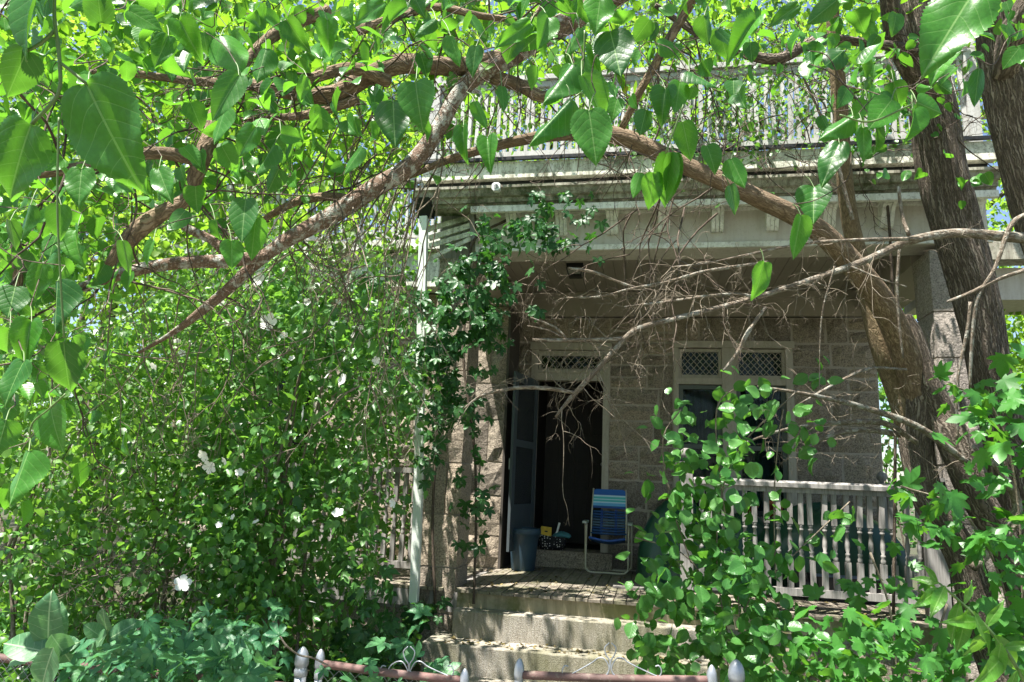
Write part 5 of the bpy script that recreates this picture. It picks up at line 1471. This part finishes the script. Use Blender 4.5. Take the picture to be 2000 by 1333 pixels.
# ------------------------------------------------------------------ round-leaved honeysuckle in front of the railing
hs = thing('honeysuckle_bush', 'round-leaved honeysuckle bush spilling over the right side of the steps', 'bush', P(1430, 1330, 4.0))
R_ = [([(1300, 800), (1370, 770), (1470, 745), (1540, 760), (1530, 820), (1480, 850), (1400, 900), (1290, 890)], (3.7, 4.4), 46, 3.2, .06),
      ([(1310, 880), (1400, 860), (1470, 880), (1450, 1000), (1440, 1130), (1340, 1130), (1310, 1000)], (3.7, 4.2), 62, 3.2, .06),
      ([(1250, 1130), (1340, 1090), (1500, 1090), (1560, 1160), (1580, 1240), (1560, 1340), (1290, 1340), (1255, 1240)], (3.5, 4.3), 165, 3.8, .08),
      ([(1230, 1040), (1300, 1000), (1330, 1060), (1320, 1130), (1240, 1120)], (3.8, 4.1), 12, 2.5, .05),
      ([(1262, 940), (1285, 880), (1300, 930), (1280, 990)], (3.8, 4.1), 4, 2.0, .03),
      ([(1540, 1060), (1640, 980), (1670, 1010), (1570, 1130)], (3.7, 4.0), 12, 2.2, .05),
      ([(1560, 850), (1600, 830), (1610, 900), (1570, 920)], (4.0, 4.3), 8, 2.2, .04),
      ([(1490, 900), (1530, 860), (1530, 1130), (1500, 1130)], (3.8, 4.1), 12, 2.2, .04),
      ([(1540, 700), (1600, 680), (1620, 740), (1560, 760)], (4.2, 4.4), 6, 2.0, .04)]
A, B = [], []
for poly, dr, nc, per, sp in R_:
    a, b = cloud(poly, dr, nc, per, sp); A.append(a); B.append(b)
pos = np.vstack(A); off = np.vstack(B)
y, z = orient(off, .6, .6, .5, .75, .4)
foliage(hs, 'oval', T_oval, pos, y, z, rng.uniform(.055, .105, len(pos)), M['leaf_round'], 300, T_ovlo, wid=1.0)
for q in ([(1450, 1330), (1440, 1150), (1410, 960), (1400, 800), (1450, 750)], [(1430, 1330), (1380, 1150), (1330, 1080), (1240, 1050)], [(1440, 1330), (1460, 1180), (1545, 1090), (1660, 980)], [(1350, 1100), (1310, 980), (1295, 860), (1330, 800)], [(1515, 1130), (1512, 980), (1520, 860), (1530, 800)], [(1440, 1330), (1400, 1100), (1430, 900), (1560, 760)]):
    MB().tube(spline([P(x, yy, 3.95) for x, yy in q], n=6), .004, 5).build('stem', M['twig'], hs)

# ------------------------------------------------------------------ lobed-leaf saplings at the right
def lobed(label, regs, nobj, stems, base, smin=.06, smax=.135):
    t = thing('maple_sapling', label, 'sapling', base)
    A, B = [], []
    for poly, dr, nc, per in regs:
        a, b = cloud(poly, dr, nc, per, .1); A.append(a); B.append(b)
    pos = np.vstack(A); off = np.vstack(B)
    y, z = orient(off, .7, .6, .5, .5, .4)
    foliage(t, 'lobed', T_lobed, pos, y, z, rng.uniform(smin, smax, len(pos)), M['leaf_lobed'], nobj, T_lobed)
    for q in stems: MB().tube(spline([P(x, yy, d) for x, yy, d in q], n=6), .006, 6).build('stem', M['twig'], t)
lobed('lobed-leaf sapling in front of the tree trunks at the right edge', [([(1900, 760), (2060, 690), (2060, 1120), (1980, 1000), (1920, 850)], (3.6, 4.6), 30, 3.0), ([(1820, 740), (1880, 730), (1870, 770), (1830, 770)], (3.9, 4.2), 4, 2.2), ([(1725, 960), (1790, 920), (1860, 940), (1960, 1010), (1980, 1070), (1880, 1050), (1780, 1010)], (3.6, 4.2), 22, 2.6), ([(1930, 1050), (2050, 1000), (2050, 1330), (1960, 1330)], (3.5, 4.4), 34, 3.0)], 260, [[(2000, 1400, 4.0), (1960, 1150, 4.0), (1880, 1000, 3.9), (1760, 950, 3.8)], [(2000, 1400, 4.1), (1990, 1000, 4.1), (1940, 800, 4.1), (1850, 750, 4.0)]], P(2000, 1400, 4.0))
lobed('low lobed-leaf sapling below the porch railing at lower right', [([(1690, 1090), (1760, 1080), (1800, 1150), (1850, 1240), (1880, 1330), (1600, 1340), (1640, 1270), (1680, 1200)], (3.4, 4.4), 36, 2.6), ([(1560, 1250), (1760, 1240), (1860, 1340), (1540, 1340)], (3.3, 3.9), 26, 3.0)], 280, [[(1760, 1400, 3.9), (1740, 1200, 3.9), (1700, 1080, 3.9)], [(1800, 1400, 3.8), (1820, 1280, 3.8), (1850, 1180, 3.8)]], P(1770, 1400, 3.9), .055, .12)

# long-leaved shoot at the lower right, close to the pavement
wl = thing('willow_leaved_shoot', 'arching green shoot with long pointed leaves at the lower right corner', 'plant', P(2080, 1500, 1.7))
limb('stem', [(2060, 1480, 1.7, 9), (2000, 1330, 1.7, 8), (1940, 1240, 1.72, 7), (1880, 1180, 1.75, 6), (1835, 1140, 1.75, 4)], M['stem_green'], wl, None, 6, .02)
lv = [(1835,1140,1790,1130,1.75),(1835,1150,1800,1178,1.75),(1875,1175,1858,1240,1.75),(1880,1180,1900,1145,1.75),(1930,1230,1895,1275,1.7),(1900,1195,1935,1262,1.7),(1940,1240,1985,1300,1.7),(1915,1215,1865,1215,1.72),(1965,1275,1920,1330,1.7),(1925,1225,1955,1185,1.75),(1985,1305,2030,1345,1.7),(1960,1265,2010,1260,1.7),(1845,1145,1825,1190,1.75),(1985,1310,1965,1370,1.65),(2000,1330,2040,1300,1.65),(1890,1190,1875,1260,1.72),(1955,1255,1945,1320,1.68),(1830,1138,1812,1112,1.75)]
a = np.array([P(q[0], q[1], q[4]) for q in lv]); b = np.array([P(q[2], q[3], q[4]+random.uniform(-.05, .05)) for q in lv])
leaf_objs('leaf', 'lance', T_lance, a, b-a, -CF+CU*.5+rng.normal(0, .3, a.shape), np.linalg.norm(b-a, axis=1)*1.3, M['leaf_lance'], wl, .9)

# milkweed at the lower left
mk = thing('milkweed', 'milkweed with broad pale-veined leaves behind the chain link fence at lower left', 'plant', P(90, 1400, 2.9))
limb('stem', [(95, 1420, 2.9, 8), (95, 1330, 2.9, 8), (98, 1250, 2.9, 7), (100, 1190, 2.9, 5)], M['stem_green'], mk, None, 8, .03)
lv = [(95,1265,90,1180,2.9),(100,1262,112,1195,2.95),(95,1275,15,1255,2.85),(92,1270,25,1285,2.85),(102,1270,145,1255,2.8),(98,1280,60,1320,2.75),(100,1240,135,1290,2.75),(105,1265,75,1340,2.7),(95,1250,55,1235,3.0),(100,1215,130,1200,3.0)]
a = np.array([P(q[0], q[1], q[4]) for q in lv]); b = np.array([P(q[2], q[3], q[4]+random.uniform(-.06, .06)) for q in lv])
leaf_objs('leaf', 'obl', T_obl, a, b-a, -CF+CU*.8+rng.normal(0, .3, a.shape), np.linalg.norm(b-a, axis=1)*1.15, M['leaf_milkweed'], mk, 1.25)
mk2 = thing('milkweed', 'smaller upright milkweed between the big milkweed and the fence creeper', 'plant', P(215, 1400, 3.3))
limb('stem', [(215, 1420, 3.3, 7), (212, 1300, 3.3, 7), (210, 1230, 3.3, 4)], M['stem_green'], mk2, None, 8, .03)
lv = [(210,1250,262,1218,3.3),(205,1250,172,1225,3.3),(210,1240,200,1200,3.4),(212,1262,170,1280,3.2),(215,1265,255,1270,3.2),(208,1240,185,1260,3.2)]
a = np.array([P(q[0], q[1], q[4]) for q in lv]); b = np.array([P(q[2], q[3], q[4]+random.uniform(-.06, .06)) for q in lv])
leaf_objs('leaf', 'obl', T_obl, a, b-a, -CF+CU*.8+rng.normal(0, .3, a.shape), np.linalg.norm(b-a, axis=1)*1.2, M['leaf_milkweed'], mk2, 1.25)

# creeper along the fence in front
vf = thing('fence_creeper', 'bluish green five-leaved creeper heaped along the fence at the bottom left', 'creeper', P(380, 1400, 3.2))
A, B = [], []
for poly, dr, nc, per in [([(120, 1320), (180, 1280), (300, 1250), (420, 1240), (480, 1225), (525, 1270), (525, 1340), (110, 1340)], (2.8, 3.5), 56, 2.6),
                          ([(670, 1315), (710, 1290), (760, 1290), (770, 1340), (670, 1340)], (3.0, 3.15), 6, 1.8),
                          ([(760, 1300), (880, 1300), (900, 1330), (760, 1340)], (3.3, 4.4), 10, 2.0),
                          ([(260, 1220), (540, 1195), (570, 1290), (260, 1280)], (3.6, 4.6), 30, 2.4)]:
    a, b = cloud(poly, dr, nc, per, .07); A.append(a); B.append(b)
pos = np.vstack(A); off = np.vstack(B)
y, z = orient(off, .8, .7, .4, .45, .45)
foliage(vf, 'palm', T_palm, pos, y, z, rng.uniform(.05, .11, len(pos)), M['leaf_creeper_lit'], 260, T_palm)
MB().tube(spline([P(545, 1240, 3.0), P(560, 1262, 3.0), P(585, 1280, 3.02), P(610, 1285, 3.0), P(640, 1300, 3.0)], n=5), .004, 5).build('stem', M['twig'], vf)

# ground cover
def gcov():
    n = 15000
    p = np.stack([rng.uniform(-7, 6, n), rng.uniform(3.4, 6.4, n), np.abs(rng.normal(.06, .08, n))], 1)
    k = ~((p[:, 0] > -1.9) & (p[:, 0] < .5))
    p = p[k]
    p[:, 2] += .18*np.clip(p[:, 1]-3.6, 0, 1)*rng.random(len(p))
    y, z = orient(rng.normal(0, 1, p.shape), .9, .6, .0, .5)
    o = scatter('ground_cover', T_ovlo, p, y, z, rng.uniform(.05, .1, len(p)), M['leaf_hibiscus']); o['kind'] = 'stuff'
    o['label'] = 'low green weeds covering the soil under the shrubs'
gcov()
def litter():
    n = 900
    p = np.stack([rng.uniform(-1.7, 2.6, n), rng.uniform(6.5, 8.6, n), np.full(n, FZ+.008)], 1)
    p2 = np.stack([rng.uniform(-1.7, .4, 160), rng.uniform(6.1, 6.32, 160), np.full(160, .262)], 1)
    p3 = np.stack([rng.uniform(-1.7, .4, 260), rng.uniform(4.5, 6.0, 260), np.full(260, .036)], 1)
    p = p[rng.random(n) < np.where(p[:, 0] < -.9, .8, .3)]
    p = np.vstack([p, p2, p3])
    y = rng.normal(0, 1, p.shape)*np.array([1, 1, .15]); z = np.array([0, 0, 1.0])+rng.normal(0, .25, p.shape)
    o = scatter('leaf_litter', T_tiny, p, y, z, rng.uniform(.02, .05, len(p)), leaf_mat('dry litter', (.06, .045, .02), (.2, .16, .06), (.2, .16, .05), .8, .15), None)
    o['kind'] = 'stuff'; o['label'] = 'dry leaves and twigs littering the porch boards and steps'
litter()

# ------------------------------------------------------------------ trees and bushes behind
def bgtree(label, x, y0, h, r, zc, nclump, per, leaf=.13, trunk=.14, matk='leaf_bg', group='trees behind the house', extra=()):
    t = thing('leafy_tree', label, 'tree', (x, y0, 0), group)
    top = np.array([x, y0, h*.75])
    s = spline([(x+.2, y0, 0), (x-.1, y0, h*.3), (x+.15, y0+.1, h*.55), tuple(top)], n=6)
    MB().tube(s, np.linspace(trunk, trunk*.3, len(s)), 10).build('trunk', M['bark_dark'], t)
    for k in range(7):
        a = rng.uniform(0, 6.28); b = s[int(rng.integers(len(s)//3, len(s)))]
        e = b+np.array([math.cos(a)*r*.8, math.sin(a)*r*.8, rng.uniform(.2, 1.6)])
        q = spline([b, (b+e)/2+np.array([0, 0, .3]), e], n=5)
        MB().tube(q, np.linspace(trunk*.4, trunk*.1, len(q)), 6).build('limb', M['bark_dark'], t)
    u = norm(rng.normal(0, 1, (nclump, 3)))*(rng.uniform(.25, 1, nclump)**.45)[:, None]
    c = np.array([x, y0, zc])+u*np.array([r, r*.8, (h-zc)])
    pos = np.repeat(c, per, 0); off = rng.normal(0, r*.11, pos.shape); pos = pos+off
    for (poly, dr, nc_, per_, sp_) in extra:
        a_, b_ = cloud(poly, dr, nc_, per_, sp_); pos = np.vstack([pos, a_]); off = np.vstack([off, b_])
    yy, zz = orient(off, .8, .6, .5, .6)
    o = scatter('crown', T_tiny, pos, yy, zz, rng.uniform(leaf*.7, leaf*1.25, len(pos)), M[matk], t); o['kind'] = 'stuff'
bgtree('broad tree beyond the far left corner of the garden', -10., 11.5, 12.0, 4.0, 6.2, 430, 44)
bgtree('yellow-green tree behind the roof railing of the left wing', -6.0, 12.5, 11.5, 3.8, 6.4, 430, 44, extra=[([(-60, -80), (700, -80), (900, 40), (820, 330), (560, 430), (250, 480), (-60, 480)], (9.5, 12.5), 420, 26, .3)])
bgtree('slim tree behind the gap between left wing and porch roof', -2.8, 16.5, 14.0, 3.6, 8.0, 340, 44)
bgtree('tall tree behind the left half of the balcony railing', -.6, 18.0, 15.0, 3.6, 9.0, 300, 40, extra=[([(850, -80), (1450, -80), (1450, 110), (1100, 160), (860, 280)], (14, 18), 190, 26, .4)])
bgtree('tall tree behind the middle of the balcony railing', 3.2, 17.5, 14.5, 3.6, 8.8, 300, 40)
bgtree('tree behind the right end of the balcony railing', 7.2, 17.0, 13.0, 3.8, 7.4, 300, 40, extra=[([(1400, -80), (2060, -80), (2060, 260), (1800, 130), (1400, 110)], (14, 18), 190, 26, .4)])
bgtree('small bright tree seen past the right edge of the porch', 7.4, 12.5, 8.0, 2.9, 4.2, 300, 40, .11)
bgtree('distant tree at the far left edge of the picture', -15.0, 16.0, 10.5, 4.2, 6.0, 170, 40, .15)
rF, *_ = shrub('side_bush', 'dark bush in the side yard seen past the corner of the porch wall', 'bush', [(1690, 740), (1790, 700), (1790, 1040), (1700, 1020)], (9.2, 11.5), 110, 10, .16, .05, .09, 'ovlo', T_ovlo, 'leaf_hibiscus', 60, 4)
rG, *_ = shrub('side_bush', 'bright sunlit bush beyond the furrowed trunk at the right edge', 'bush', [(1920, 540), (2120, 500), (2140, 900), (1960, 860)], (8.0, 10.5), 170, 10, .16, .06, .1, 'ovlo', T_ovlo, 'leaf_bg', 120, 4)
rH, *_ = shrub('hedge_tree', 'sunlit yellow-green bush in front of the wing roof above the left thicket', 'bush', [(-80, 330), (300, 340), (560, 330), (800, 350), (780, 470), (560, 520), (300, 560), (-80, 640)], (6.8, 8.3), 330, 10, .2, .06, .1, 'low', T_low, 'leaf_bg', 260, 6)
